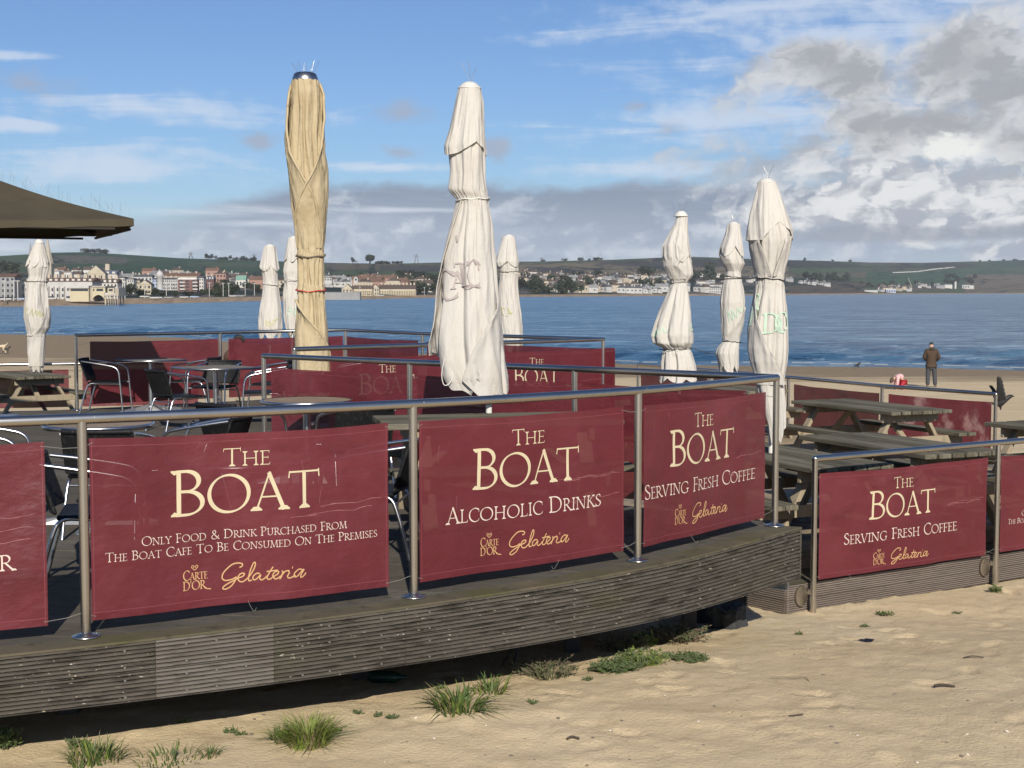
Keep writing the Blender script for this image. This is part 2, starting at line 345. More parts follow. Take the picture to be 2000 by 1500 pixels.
# ------------------------------------------------------------------ lettering: broad-nib roman capitals drawn as ribbons
def _arc(cx, cy, rx, ry, a0, a1, n=14): return [(cx + rx * math.cos(R(lerp(a0, a1, i / n))), cy + ry * math.sin(R(lerp(a0, a1, i / n)))) for i in range(n + 1)]
V_, H_ = .108, .052
GL = {  # letter: (advance, strokes [(points, width or None for nib)], serifs [(x, y)] feet)
 'A': (.80, [([(.10, .0), (.40, 1.02)], .050), ([(.38, 1.0), (.70, 0)], .118), ([(.22, .36), (.57, .36)], .045)], [(.10, 0), (.70, 0)]),
 'B': (.62, [([(.14, 0), (.14, 1)], V_), ([(.10, .975)] + _arc(.27, .755, .22, .22, 90, -90) + [(.14, .535)], None), ([(.14, .535)] + _arc(.28, .28, .27, .255, 90, -90) + [(.08, .025)], None)], [(.10, 1, 1), (.10, 0, 1)]),
 'C': (.78, [(_arc(.47, .5, .40, .50, 48, 312, 26), None), ([(.735, .90), (.745, .70)], .03), ([(.735, .12), (.76, .24)], .03)], []),
 'D': (.86, [([(.14, 0), (.14, 1)], V_), ([(.08, .975), (.30, .975)] + _arc(.33, .5, .43, .475, 90, -90, 20) + [(.08, .025)], None)], [(.10, 1, 1), (.10, 0, 1)]),
 'E': (.56, [([(.14, 0), (.14, 1)], V_), ([(.08, .974), (.48, .974)], H_), ([(.14, .52), (.42, .52)], H_), ([(.08, .026), (.50, .026)], H_), ([(.48, 1), (.47, .83)], .035), ([(.42, .62), (.42, .43)], .03), ([(.49, .02), (.525, .19)], .035)], [(.10, 1, 1), (.10, 0, 1)]),
 'F': (.53, [([(.14, 0), (.14, 1)], V_), ([(.08, .974), (.47, .974)], H_), ([(.14, .50), (.42, .50)], H_), ([(.47, 1), (.46, .82)], .035), ([(.42, .60), (.42, .41)], .03)], [(.14, 0), (.10, 1, 1)]),
 'G': (.86, [(_arc(.47, .5, .40, .50, 48, 300, 26), None), ([(.735, .90), (.745, .70)], .03), ([(.72, .06), (.72, .42)], .10)], [(.72, .44)]),
 'H': (.88, [([(.15, 0), (.15, 1)], V_), ([(.71, 0), (.71, 1)], V_), ([(.15, .51), (.71, .51)], H_)], [(.15, 0), (.15, 1), (.71, 0), (.71, 1)]),
 'I': (.32, [([(.16, 0), (.16, 1)], V_)], [(.16, 0), (.16, 1)]),
 'K': (.70, [([(.14, 0), (.14, 1)], V_), ([(.15, .45), (.55, .98)], .05), ([(.26, .58), (.66, .02)], .11)], [(.14, 0), (.14, 1), (.56, .99), (.68, 0)]),
 'L': (.55, [([(.14, 0), (.14, 1)], V_), ([(.08, .026), (.50, .026)], H_), ([(.49, .02), (.525, .20)], .035)], [(.14, 1), (.10, 0, 1)]),
 'M': (.98, [([(.12, 0), (.20, 1)], .052), ([(.19, .99), (.48, .03)], .112), ([(.48, .0), (.77, .98)], .05), ([(.77, 1), (.86, 0)], .112)], [(.12, 0), (.18, 1), (.80, 1), (.86, 0)]),
 'N': (.88, [([(.13, 0), (.13, 1)], .055), ([(.13, .98), (.73, .02)], .115), ([(.73, 0), (.73, 1)], .055)], [(.13, 0), (.11, 1), (.73, 1)]),
 'O': (.96, [(_arc(.48, .5, .42, .485, 0, 360, 40), None)], []),
 'P': (.58, [([(.14, 0), (.14, 1)], V_), ([(.10, .975)] + _arc(.27, .72, .24, .255, 90, -90) + [(.16, .465)], None)], [(.14, 0), (.10, 1, 1)]),
 'R': (.68, [([(.14, 0), (.14, 1)], V_), ([(.10, .975)] + _arc(.27, .735, .22, .24, 90, -90) + [(.16, .495)], None), ([(.28, .50), (.66, .0)], .112)], [(.14, 0), (.10, 1, 1), (.68, 0)]),
 'S': (.52, [(_arc(.26, .745, .17, .225, 42, 200, 12) + _arc(.245, .255, .205, .225, 75, -150, 16), None), ([(.405, .92), (.415, .74)], .03), ([(.055, .27), (.065, .08)], .03)], []),
 'T': (.72, [([(.36, 0), (.36, 1)], V_), ([(.02, .974), (.70, .974)], H_), ([(.03, 1.0), (.01, .82)], .035), ([(.69, 1.03), (.70, .82)], .035)], [(.36, 0)]),
 'U': (.82, [([(.15, 1), (.15, .34)] + _arc(.41, .30, .26, .275, 180, 360, 14) + [(.67, 1)], None)], [(.15, 1), (.67, 1)]),
 'V': (.76, [([(.08, 1), (.39, -.01)], .116), ([(.37, .0), (.67, 1)], .05)], [(.08, 1), (.67, 1)]),
 'Y': (.70, [([(.05, 1), (.34, .50)], .11), ([(.34, .50), (.61, 1)], .05), ([(.34, 0), (.34, .52)], V_)], [(.06, 1), (.61, 1), (.34, 0)]),
 '&': (.84, [([(.74, .40), (.66, .20), (.50, .04), (.32, .0), (.14, .08), (.08, .25), (.16, .42), (.34, .55), (.46, .68), (.47, .84), (.38, .97), (.26, .97), (.18, .86), (.20, .72), (.34, .52), (.52, .28), (.70, .07), (.82, .01)], None)], []),
 "'": (.16, [([(.10, 1.05), (.05, .74)], .07)], []),
 ' ': (.34, [], []),
}
GELA = [[(.093,.089),(.107,.096),(.107,.107),(.087,.112),(.061,.109),(.034,.092),(.009,.068),(.002,.045),(.015,.031),(.038,.030),(.061,.035),(.076,.042),(.068,.022),(.049,.000),(.023,-.013),(.006,-.011),(.008,-.001),(.030,.012),(.061,.025),(.084,.036),(.107,.042),(.118,.053),(.112,.059),(.095,.055),(.084,.038),(.091,.020),(.107,.016),(.124,.024),(.146,.044),(.170,.080),(.176,.106),(.166,.106),(.149,.070),(.139,.034),(.142,.018),(.156,.021)],
 [(.188,.050),(.172,.053),(.153,.040),(.153,.023),(.168,.023),(.192,.045),(.186,.027),(.196,.017),(.211,.024),(.226,.036)],
 [(.258,.080),(.231,.040),(.225,.023),(.239,.017),(.254,.026),(.282,.041),(.286,.054),(.270,.054),(.256,.038),(.266,.018),(.282,.019),(.298,.030)],
 [(.223,.058),(.282,.061)], [(.303,.055),(.309,.050),(.300,.024),(.291,.014)], [(.300,.030),(.321,.052),(.341,.054),(.337,.047)],
 [(.345,.046),(.333,.026),(.341,.016),(.361,.020),(.377,.027)], [(.415,.052),(.397,.056),(.373,.040),(.369,.022),(.385,.020),(.409,.042),(.425,.053),(.405,.021),(.413,.013),(.429,.025),(.435,.035)], [(.3585,.069),(.3625,.069)]]
def ribbon(mb, place, pts, w, k, mi, step=.03):
    """A flat ribbon of width w (None: broad nib) along 2-D pts; place(u, v, lift) gives the 3-D point."""
    p = [Vector((a, b)) for a, b in pts]; q = []
    for a, b in zip(p, p[1:]):
        n = max(1, int((b - a).length / step))
        for i in range(n): q.append(a + (b - a) * (i / n))
    q.append(p[-1]); Lr = []; closed = (q[0] - q[-1]).length < 1e-6
    for i, c in enumerate(q):
        if closed and i in (0, len(q) - 1): t = q[1] - q[-2]
        else: t = q[min(i + 1, len(q) - 1)] - q[max(i - 1, 0)]
        if t.length < 1e-9: t = Vector((1, 0))
        t.normalize(); nrm = Vector((-t.y, t.x))
        ww = w[i] if isinstance(w, list) else w
        if ww is None:
            ph = math.atan2(t.y, t.x) - R(24); ww = .045 + .075 * abs(math.sin(ph)) ** 1.3
            ww *= ribbon.cap * ribbon.wt
        Lr.append((c + nrm * ww / 2, c - nrm * ww / 2))
    rows = [[place(a.x, a.y, k), place(b.x, b.y, k)] for a, b in Lr]
    mb.grid(rows, mi, smooth=False)
ribbon.cap = 1.0; ribbon.wt = 1.0
def glyph(mb, place, ch, u, v, cap, sx, mi):
    adv, strokes, serifs = GL[ch]; k = 0
    ribbon.cap = cap
    for pts, w in strokes:
        ribbon(mb, place, [(u + x * cap * sx, v + y * cap) for x, y in pts], None if w is None else w * cap * ribbon.wt, k, mi, cap * .12); k += 1
    for s in serifs:
        x, y = s[0], s[1]; up = -1 if y > .5 else 1
        if y == .44: up = -1
        hw = .125; th = .034
        x0, x1 = (x - hw, x + hw) if len(s) < 3 else (x - .10, x + .06)
        yy = min(y, 1.0)
        c = [(x0, yy), (x1, yy), (x1, yy + up * th), (x + .055, yy + up * .11), (x - .055, yy + up * .11), (x0, yy + up * th)]
        if len(s) > 2: c = [(x0, yy), (x1, yy), (x1, yy + up * .05), (x0 + .06, yy + up * .10), (x0, yy + up * th)]
        mb.add([place(u + a * cap * sx, v + b * cap, k) for a, b in c], [tuple(range(len(c)))], mi); k += 1
    return adv * cap * sx
def text(mb, place, s, uc, v, cap, mi, width=None, small=.8, gap=.03):
    def caps(c): return cap if (c.isupper() or c in "&' ") else cap * small
    tot = sum(GL[c.upper()][0] * caps(c) + gap * cap for c in s) - gap * cap
    sx = 1.0 if width is None else width / tot
    u = uc - tot * sx / 2
    for c in s:
        glyph(mb, place, c.upper(), u, v, caps(c), sx, mi); u += (GL[c.upper()][0] * caps(c) + gap * cap) * sx
def logo(mb, place, u, v):
    """small heart over two stacked words, then the script word."""
    text(mb, place, "Carte", u + .068, v + .052, .050, 3, .128, .74, .0)
    text(mb, place, "D'Or", u + .062, v + .000, .047, 3, .118, .96, .0)
    ribbon(mb, place, [(u + .112, v + .012), (u + .128, v - .002), (u + .148, v - .004)], .005, 3, 3, .006)
    for sg in (-1, 1):
        pts = [(u + .066 + sg * a, v + b) for a, b in ((0, .101), (.006, .106), (.013, .112), (.017, .119), (.014, .125), (.008, .126), (.003, .121), (.004, .115), (.009, .116))]
        ribbon(mb, place, pts, .0035, 1 + sg, 3, .004)
    for i, st in enumerate(GELA):
        st = [(a + (.011 if i else 0), b) for a, b in st]
        q = [(p.x, p.y) for p in catmull([(a, b, 0) for a, b in st], 4)] if len(st) > 2 else st
        ribbon(mb, place, [(u + .205 + a * 1.015, v + .0 + b * 1.04) for a, b in q], .0066 if i < 8 else .012, i, 3, .008)

# ------------------------------------------------------------------ banners
def banner(A, B, u0, u1, v0, v1, label, lines=None, mats=None, front=-1, seed=0, group='red vinyl banners tied to the railings', worn=False, sag=.012, text_dx=0.0):
    """A printed vinyl sheet hung between rail posts A and B (xy); u runs along A>B in metres, v is height."""
    A = Vector((A[0], A[1])); B = Vector((B[0], B[1])); L = (B - A).length; d = (B - A) / L
    n = Vector((d.y, -d.x)) * (1 if front < 0 else -1)
    uc = (u0 + u1) / 2
    def bul(u, v):
        a = (u - u0) / (u1 - u0); e = 4 * a * (1 - a)
        return .012 * fbm(u * 1.7 + seed * 3.1, v * 1.4, seed) + .010 * math.sin(u * 5 + seed + v * 1.3) * e + .004 * nz(u * 9, v * 2.5, seed + 5)
    def edge(u, v):
        a = min(1, max(0, (u - u0) / (u1 - u0)))
        return -sag * 4 * a * (1 - a) * ((v - v0) / (v1 - v0)) + .006 * nz(u * 2.3, seed, v * .6)
    def place(u, v, k=0, off=.0012):
        p = A + d * u + n * (bul(u, v) + off + k * .00012)
        return Vector((p.x, p.y, v + edge(u, v)))
    mb = MB()
    nu, nv = 56, 24
    rows = [[place(lerp(u0, u1, i / nu), lerp(v0, v1, j / nv), 0, 0) for i in range(nu + 1)] for j in range(nv + 1)]
    mb.grid(rows, 0)
    for vv in (v0 + .038, v1 - .038): ribbon(mb, place, [(u0 + .004, vv), (u1 - .004, vv)], .0035, 0, 1, .05)
    for uu in (u0 + .012, u1 - .012): ribbon(mb, place, [(uu, v0 + .004), (uu, v1 - .004)], .003, 1, 1, .05)
    rs = random.Random(seed + 11)
    if lines is not None:
        tc = uc + text_dx; b = v1 - .97; ribbon.wt = .9
        text(mb, place, "The", tc, b + .798, .094, 2, .250, .80)
        text(mb, place, "Boat", tc, b + .557, .236, 2, .795, .845, .0)
        for s, vb, cap, w in lines:
            ribbon.wt = .80 if cap < .06 else .92; text(mb, place, s, tc, b + vb, cap, 5, w, .80); ribbon.wt = 1.0
        logo(mb, place, tc - .345, b + .172)
        for i in range(2 + seed % 2):                                         # pale creases where the vinyl has been folded
            cu = u1 - rs.uniform(.02, .10); cv = v0 + rs.uniform(.36, .55)
            pts = [(cu - t * rs.uniform(.30, .5), cv + .006 * math.sin(t * 11 + i) - .010 * t) for t in [j / 9 for j in range(10)]]
            ribbon(mb, place, pts, [.0035 * rs.uniform(.4, 1.2) for _ in range(200)], 2 + i, 4, .02)
    for i in range(3):
        cu = rs.uniform(u0 + .1, u1 - .1); cv = rs.uniform(v0 + .25, v1 - .08); a = rs.uniform(-.6, .6) + math.pi / 2; l = rs.uniform(.03, .11)
        pts = [(cu + l * t * math.cos(a) + .02 * t * t, cv + l * t * math.sin(a)) for t in (0, .25, .5, .75, 1)]
        ribbon(mb, place, pts, .0016, 6, 4, .02)
    mt = redworn if worn else (redvinyl if lines is not None or front < 0 else redback)
    o = mb.build('banner', [mt, hemline, cream, gold, scuff, paleprint])
    tag(o, label, 'banner', group)
    for (u, v, uu) in ((u0, v1 - .02, -.015), (u0, v0 + .02, -.015), (u1, v1 - .02, L + .015), (u1, v0 + .02, L + .015)):     # nylon ties at the corners
        a = place(u + (.02 if u == u0 else -.02), v); e = A + d * uu; b = Vector((e.x, e.y, v + .015)); b.z -= .03 if v > (v0 + v1) / 2 else -.02
        mid = (a + b) / 2; mid.z -= .008
        t = MB(); t.tube([a, mid, b], .0013, 5); t.build('tie_cord', nylon, o)
    for i in range(1 if lines is not None else 0):
        u = rs.uniform(u0 + .15, u1 - .15); a = place(u, v0 + .01); sg = rs.choice((-1, 1)); t = MB()
        t.tube(catmull([a, a + Vector((.015 * sg, -.01, -.03)), a + Vector((.035 * sg, -.02, -.05)), a + Vector((.045 * sg, -.01, -.035))], 4), .0009, 4); t.build('loose_cord', nylon, o)
    return o

# ------------------------------------------------------------------ railings
def railing(label, posts, ztop, zbases, smooth=False, side_mount=False, end_drop=(False, False), rail_ext=(0, 0)):
    """Steel handrail on posts; posts are xy points."""
    ps = [Vector((p[0], p[1], ztop - .026)) for p in posts]
    root = thing('railing', label, 'railing', (ps[0].x, ps[0].y, zbases if not isinstance(zbases, (list, tuple)) else zbases[0]), 0, 'brushed steel railings round the decks')
    O = root.location.copy()
    path = ps[:]
    for e, i in ((rail_ext[0], 0), (rail_ext[1], -1)):
        if e:
            j = 1 if i == 0 else -2; dd = (ps[i] - ps[j]).normalized() * e
            path = [ps[0] + dd] + path if i == 0 else path + [ps[-1] + dd]
    q = catmull(path, 10) if smooth else path
    mb = MB()
    mb.tube([p - O for p in q], .026, 16)
    if smooth:                                                                 # sleeve joints just past each post
        for p in ps[1:-1]:
            i = min(range(len(q)), key=lambda k: (q[k] - p).length); a = q[i]; dd = (q[min(i + 1, len(q) - 1)] - q[i]).normalized()
            mb.tube([a + dd * .055 - O, a + dd * .058 - O], .0268, 16)
    else:
        for p in path[1:-1]: mb.lathe([(0, -.0265), (.0155, -.0215), (.0255, -.008), (.0268, 0), (.0255, .008), (.0155, .0215), (0, .0265)], p - O, 14)
    for p in (q[0], q[-1]): mb.lathe([(0, -.0265), (.0155, -.0215), (.0255, -.008), (.0265, 0), (.0255, .008), (.0155, .0215), (0, .0265)], p - O, 14)
    mb.build('top_rail', steel, root)
    for i, p in enumerate(ps):
        zb = zbases[i] if isinstance(zbases, (list, tuple)) else zbases
        if zb is None: continue
        mb = MB(); mb.tube([(p.x - O.x, p.y - O.y, zb - O.z + .002), (p.x - O.x, p.y - O.y, p.z - O.z - .012)], .0235, 16)
        po = mb.build('post', steel, root)
        f = MB()
        if side_mount:
            c = Vector((p.x - O.x, p.y - O.y, zb - O.z)); dn = Vector((-.55, .83, 0)).normalized(); rot = Matrix((Vector((dn.y, -dn.x, 0)), dn, Vector((0, 0, 1)))).transposed()
            f.box(c + dn * .045 + Vector((0, 0, .18)), (.03, .09, .05), rot, 0, .006)
            vs = []; n = 20; ctr = c + dn * .062 - Vector((dn.y, -dn.x, 0)) * .075 + Vector((0, 0, .15)); sx = rot @ Vector((1, 0, 0))
            for t in (0, .012):
                for k in range(n): a = 2 * math.pi * k / n; vs.append(ctr - dn * t + sx * .062 * math.cos(a) + Vector((0, 0, .082 * math.sin(a))))
            f.add(vs, [tuple(range(n)), tuple(range(n, 2 * n))[::-1]] + [(k, (k + 1) % n, n + (k + 1) % n, n + k) for k in range(n)])
            f.tube([c + Vector((0, 0, .0)), c + Vector((0, 0, .14))], .0265, 16)
            f.build('side_bracket', steel, po)
        else:
            f.lathe([(.0, .0), (.066, .0), (.068, .004), (.067, .010), (.040, .014), (.0275, .022), (.0250, .026)], (p.x - O.x, p.y - O.y, zb - O.z + .0015), 24)
            f.build('base_flange', steel, po)
    return root

# ------------------------------------------------------------------ key places (metres; the upper deck is z = 0)
LOW = -.51                                                                     # lower deck level
PA = [(-5.35, 5.60), (-3.67, 6.12), (-2.075, 6.827), (-.541, 7.733), (.784, 8.791), (1.886, 10.113)]        # curved front rail
PB = [(-2.371, 13.555), (-.891, 12.346), (.496, 11.258), (1.886, 10.113)]
PC = [(-2.323, 15.161), (-.57, 16.75), (1.176, 18.335)]
PD = [(-6.172, 20.106), (-4.394, 21.397), (-2.677, 22.865), (-1.315, 20.861), (1.176, 18.335)]
PE = [(-10.6, 25.30), (-8.019, 26.058), (-5.6, 26.78)]
PF = [(2.395, 11.166), (4.251, 12.360), (6.11, 13.55)]
PG = [(2.30, 25.9), (3.33, 23.9), (4.277, 21.939), (5.191, 19.881), (6.237, 18.268)]
front = catmull([(x, y, 0) for x, y in PA], 12)
def offs(pts, d):
    o = []
    for i, p in enumerate(pts):
        t = (pts[min(i + 1, len(pts) - 1)] - pts[max(i - 1, 0)]).normalized(); o.append(p + Vector((t.y, -t.x, 0)) * d)
    return o
edge = offs(front, .165); tl = (edge[-1] - edge[-4]).normalized(); edge.append(edge[-1] + tl * .10)

# ------------------------------------------------------------------ ground: sand from behind the camera to the sea
SHORE = [(-60, 160), (-57, 158.7), (-34.6, 147.9), (-10, 112), (8.3, 91.5), (25.4, 87.8), (30.5, 84.4), (60, 70), (120, 50)]
def zsand(x, y):
    ys = interp(SHORE, x)
    z = interp([(5, -.60), (7.6, -.60), (9.2, -.70), (11, -.865), (12.6, -.90), (20, -1.08), (36, -1.55), (55, -2.0)], y)
    if y > 55: z = -2.0 - (y - 55) / (ys - 55) * 1.0 if y < ys else -3.0 - (y - ys) * .05
    return z
def ticks(spans):
    o = []
    for a, b, n in spans: o += [lerp(a, b, i / n) for i in range(n)]
    return o + [spans[-1][1]]
def make_sand():
    xs = ticks([(-400, -130, 4), (-130, -20, 24), (-20, -4, 24), (-4, 5.5, 290), (5.5, 7, 20), (7, 26, 50), (26, 130, 24), (130, 400, 4)])
    ys = ticks([(-400, -16, 6), (-16, 5, 12), (5, 14.5, 230), (14.5, 30, 50), (30, 60, 40), (60, 175, 90)])
    prints = [(rnd.uniform(-2.5, 6), rnd.uniform(6.3, 14), rnd.uniform(0, 3.14), rnd.uniform(.025, .06)) for _ in range(300)]
    buck = {}
    for p in prints: buck.setdefault((int(p[0] * 2 + 100), int(p[1] * 2)), []).append(p)
    rows = []
    for y in ys:
        r = []
        for x in xs:
            z = zsand(x, y); f = 1 if y < 16 else .8
            z += .018 * fbm(x * .8, y * .8, 1, 3) * f + .010 * fbm(x * 3.1, y * 3.1, 4, 3)
            if 5 < y < 15 and -5 < x < 7:
                open_ = 1.0 if x > -1 else .5
                z += (.010 * abs(fbm(x * 7, y * 7, 9, 2)) + .0032 * fbm(x * 19, y * 19, 2, 3) * (.4 + abs(nz(x * 1.3, y * 1.3, 8)) * 2)) * open_
                for i in (-1, 0, 1):
                    for j in (-1, 0, 1):
                        for (a, b, t, s) in buck.get((int(x * 2 + 100) + i, int(y * 2) + j), ()):
                            dx = (x - a) * math.cos(t) + (y - b) * math.sin(t); dy = -(x - a) * math.sin(t) + (y - b) * math.cos(t)
                            q = (dx / .15) ** 2 + (dy / .065) ** 2
                            if q < 2.2: z -= s * .30 * (max(0, 1 - q) - .45 * math.exp(-(q - 1.25) ** 2 * 6)) * open_
            r.append((x, y, z))
        rows.append(r)
    m = mat('sand', (.575, .455, .285), .95, var=[((.5, .5, .5), (.63, .515, .335), .42, .72), ((.25, .6, .25), (.53, .41, .25), .5, .75), ((6, 6, 6), (.50, .385, .235), .54, .75), ((60, 60, 60), (.31, .225, .14), .58, .78), ((34, 34, 34), (.55, .48, .36), .69, .78), ((16, 16, 16), (.10, .075, .05), .745, .80)],
            bump=[((11, 11, 11), .30), ((42, 42, 42), .42), ((140, 140, 140), .35)], coord='World', bumpd=.02, spec=.1)
    nt = m.node_tree; b = nt.nodes['Principled BSDF']; src = b.inputs['Base Color'].links[0].from_socket      # shingle and wet sand towards the sea
    g = nt.nodes.new('ShaderNodeNewGeometry'); sp = nt.nodes.new('ShaderNodeSeparateXYZ'); nt.links.new(g.outputs['Position'], sp.inputs[0])
    n1 = nt.nodes.new('ShaderNodeTexNoise'); mp = nt.nodes.new('ShaderNodeMapping'); mp.inputs['Scale'].default_value = (.12, .4, 0); nt.links.new(g.outputs['Position'], mp.inputs[0]); nt.links.new(mp.outputs[0], n1.inputs['Vector']); n1.inputs['Scale'].default_value = 1; n1.inputs['Detail'].default_value = 6
    ad = nt.nodes.new('ShaderNodeMath'); ad.operation = 'MULTIPLY_ADD'; nt.links.new(n1.outputs[0], ad.inputs[0]); ad.inputs[1].default_value = .7; nt.links.new(sp.outputs[2], ad.inputs[2])
    for lo, hi, c, amt in ((-1.72, -2.1, (.225, .17, .112), .92), (-2.66, -2.78, (.15, .115, .08), .9)):
        mr = nt.nodes.new('ShaderNodeMapRange'); mr.interpolation_type = 'SMOOTHSTEP'; nt.links.new(ad.outputs[0], mr.inputs[0]); mr.inputs[1].default_value = lo; mr.inputs[2].default_value = hi; mr.inputs[4].default_value = amt
        mx = nt.nodes.new('ShaderNodeMix'); mx.data_type = 'RGBA'; nt.links.new(mr.outputs[0], mx.inputs[0]); nt.links.new(src, mx.inputs[6])
        n2 = nt.nodes.new('ShaderNodeTexNoise'); n2.inputs['Scale'].default_value = 3.5; nt.links.new(g.outputs['Position'], n2.inputs['Vector']); n2.inputs['Detail'].default_value = 4
        r2 = nt.nodes.new('ShaderNodeMapRange'); nt.links.new(n2.outputs[0], r2.inputs[0]); r2.inputs[1].default_value = .60; r2.inputs[2].default_value = .72
        m2 = nt.nodes.new('ShaderNodeMix'); m2.data_type = 'RGBA'; nt.links.new(r2.outputs[0], m2.inputs[0]); m2.inputs[6].default_value = (*c, 1); m2.inputs[7].default_value = tuple(v * 1.9 for v in c) + (1,)
        nt.links.new(m2.outputs[2], mx.inputs[7]); src = mx.outputs[2]
    nt.links.new(src, b.inputs['Base Color'])
    mb = MB(); mb.grid(rows, 0); tag(mb.build('sand_ground', m), 'pale sandy beach with footprints running down to darker shingle at the water', None, kind='structure')
make_sand()

# ------------------------------------------------------------------ sea
FARSH = [(-600, 605), (-100, 600), (0, 599), (100, 597.5), (250, 594), (350, 592), (500, 588), (650, 585.5), (850, 581.5), (1000, 580), (1200, 579), (1400, 577.3), (1540, 576), (1700, 574.8), (1900, 573.8), (2000, 573.6), (2600, 573.2)]
SEAZ = -3.0
def farY(px): return (CAMZ - SEAZ) * FPX / (interp(FARSH, px) - HOR)
def make_sea():
    cols = [lerp(-1500, 3500, i / 220) for i in range(221)]
    ds = [60 * (7000 / 60) ** (i / 300) for i in range(301)]
    rows = []
    for Y in ds:
        r = []
        for px in cols:
            x = (px - 1000) / FPX * Y; ys = interp(SHORE, x); s = Y - ys
            z = SEAZ
            if -5 < s < 90:
                a = 1.3 * math.exp(-((s - 9 - 1.2 * nz(x * .03)) / 1.5) ** 2) * .46 * (.55 + .9 * max(0, nz(x * .045, 3) + .25)) + math.exp(-((s - 23 - 3 * nz(x * .02, 5)) / 2.4) ** 2) * .5 * (.5 + max(0, nz(x * .03, 9) + .3)) + math.exp(-((s - 42 - 4 * nz(x * .02, 15)) / 3.5) ** 2) * .20 + .06 * math.exp(-((s - 2) / 1.0) ** 2)
                z += a
            z += .035 * fbm(x * .35, Y * .35, 2, 3) * min(1, max(0, s / 12)) * (1 if Y < 400 else 0)
            r.append((x, Y, z))
        rows.append(r)
    m = bpy.data.materials.new('sea_water'); m.use_nodes = True; nt = m.node_tree; L = nt.links; b = nt.nodes['Principled BSDF']
    b.inputs['Roughness'].default_value = .22; b.inputs['IOR'].default_value = 1.33; b.inputs['Specular IOR Level'].default_value = .35
    g = nt.nodes.new('ShaderNodeNewGeometry')
    def tex(sc, det=5, ro=.6):
        mp = nt.nodes.new('ShaderNodeMapping'); mp.inputs['Scale'].default_value = sc; mp.inputs['Rotation'].default_value = (0, 0, R(12)); L.new(g.outputs['Position'], mp.inputs[0])
        n = nt.nodes.new('ShaderNodeTexNoise'); n.inputs['Scale'].default_value = 1; n.inputs['Detail'].default_value = det; n.inputs['Roughness'].default_value = ro; L.new(mp.outputs[0], n.inputs['Vector']); return n.outputs[0]
    def ramp(x, lo, hi, a, c):
        r = nt.nodes.new('ShaderNodeMapRange'); r.interpolation_type = 'SMOOTHSTEP'; L.new(x, r.inputs[0]); r.inputs[1].default_value = lo; r.inputs[2].default_value = hi
        mx = nt.nodes.new('ShaderNodeMix'); mx.data_type = 'RGBA'; L.new(r.outputs[0], mx.inputs[0])
        for s, v in ((6, a), (7, c)):
            if isinstance(v, tuple): mx.inputs[s].default_value = (*v, 1)
            else: L.new(v, mx.inputs[s])
        return mx.outputs[2]
    c = ramp(tex((.010, .035, 0), 6), .40, .68, (.060, .140, .215), (.105, .195, .265))       # cat's-paws and deeper water; ripple light and shade painted in as colour
    c = ramp(tex((.030, .055, 0), 7, .75), .44, .60, c, (.022, .075, .140)); c = ramp(tex((.18, .34, 0), 5, .75), .48, .62, c, (.014, .052, .10)); c = ramp(tex((.07, .13, 0), 6, .75), .52, .66, c, (.19, .29, .37)); c = ramp(tex((.32, .55, 0), 4, .7), .56, .66, c, (.24, .33, .40))  # dark wave faces and bright ripple reflections put into the water colour
    c = ramp(tex((.003, .012, 0), 4), .56, .72, c, (.095, .19, .27))
    r = nt.nodes.new('ShaderNodeMapRange'); L.new(tex((.05, .09, 0), 8, .8), r.inputs[0]); r.inputs[1].default_value = .40; r.inputs[2].default_value = .60; r.inputs[3].default_value = .6; r.inputs[4].default_value = .06; L.new(r.outputs[0], b.inputs['Specular IOR Level'])
    L.new(c, b.inputs['Base Color'])
    nrm = None
    for sc, st, di in (((.05, .22, 0), .8, 1.2), ((.5, 1.3, 0), .8, .35), ((2.2, 4.5, 0), .6, .10)):
        bp = nt.nodes.new('ShaderNodeBump'); bp.inputs['Strength'].default_value = st; bp.inputs['Distance'].default_value = di; L.new(tex(sc, 4), bp.inputs['Height'])
        if nrm is not None: L.new(nrm, bp.inputs['Normal'])
        nrm = bp.outputs[0]
    L.new(nrm, b.inputs['Normal'])
    mb = MB(); mb.grid(rows, 0); tag(mb.build('sea', m), 'choppy blue sea across the bay', None, kind='structure')
    fo = MB(); foam = mat('sea_foam', (.22, .24, .25), .9, spec=.1)                     # thin broken foam along the wash line
    for k in range(60):
        x0 = lerp(-62, 42, k / 60) + rnd.uniform(-1, 1); l = rnd.uniform(.4, 1.9); r = []
        so_ = rnd.choice((.9, 1.2, 1.6, 2.4))
        for i in range(9):
            x = x0 + l * i / 8; y = interp(SHORE, x) + so_ + .35 * nz(x * .9, k); w = .035 * math.sin(math.pi * i / 8) * (1 + nz(x * 4, k)) + .008
            zz = SEAZ + .10 + (.22 if so_ > 8 else 0)
            r.append([(x, y - w, zz), (x, y + w, zz + .05)])
        fo.grid(r, 0)
    tag(fo.build('wash_foam', foam), 'broken white foam where small waves reach the beach', None, kind='stuff')
make_sea()

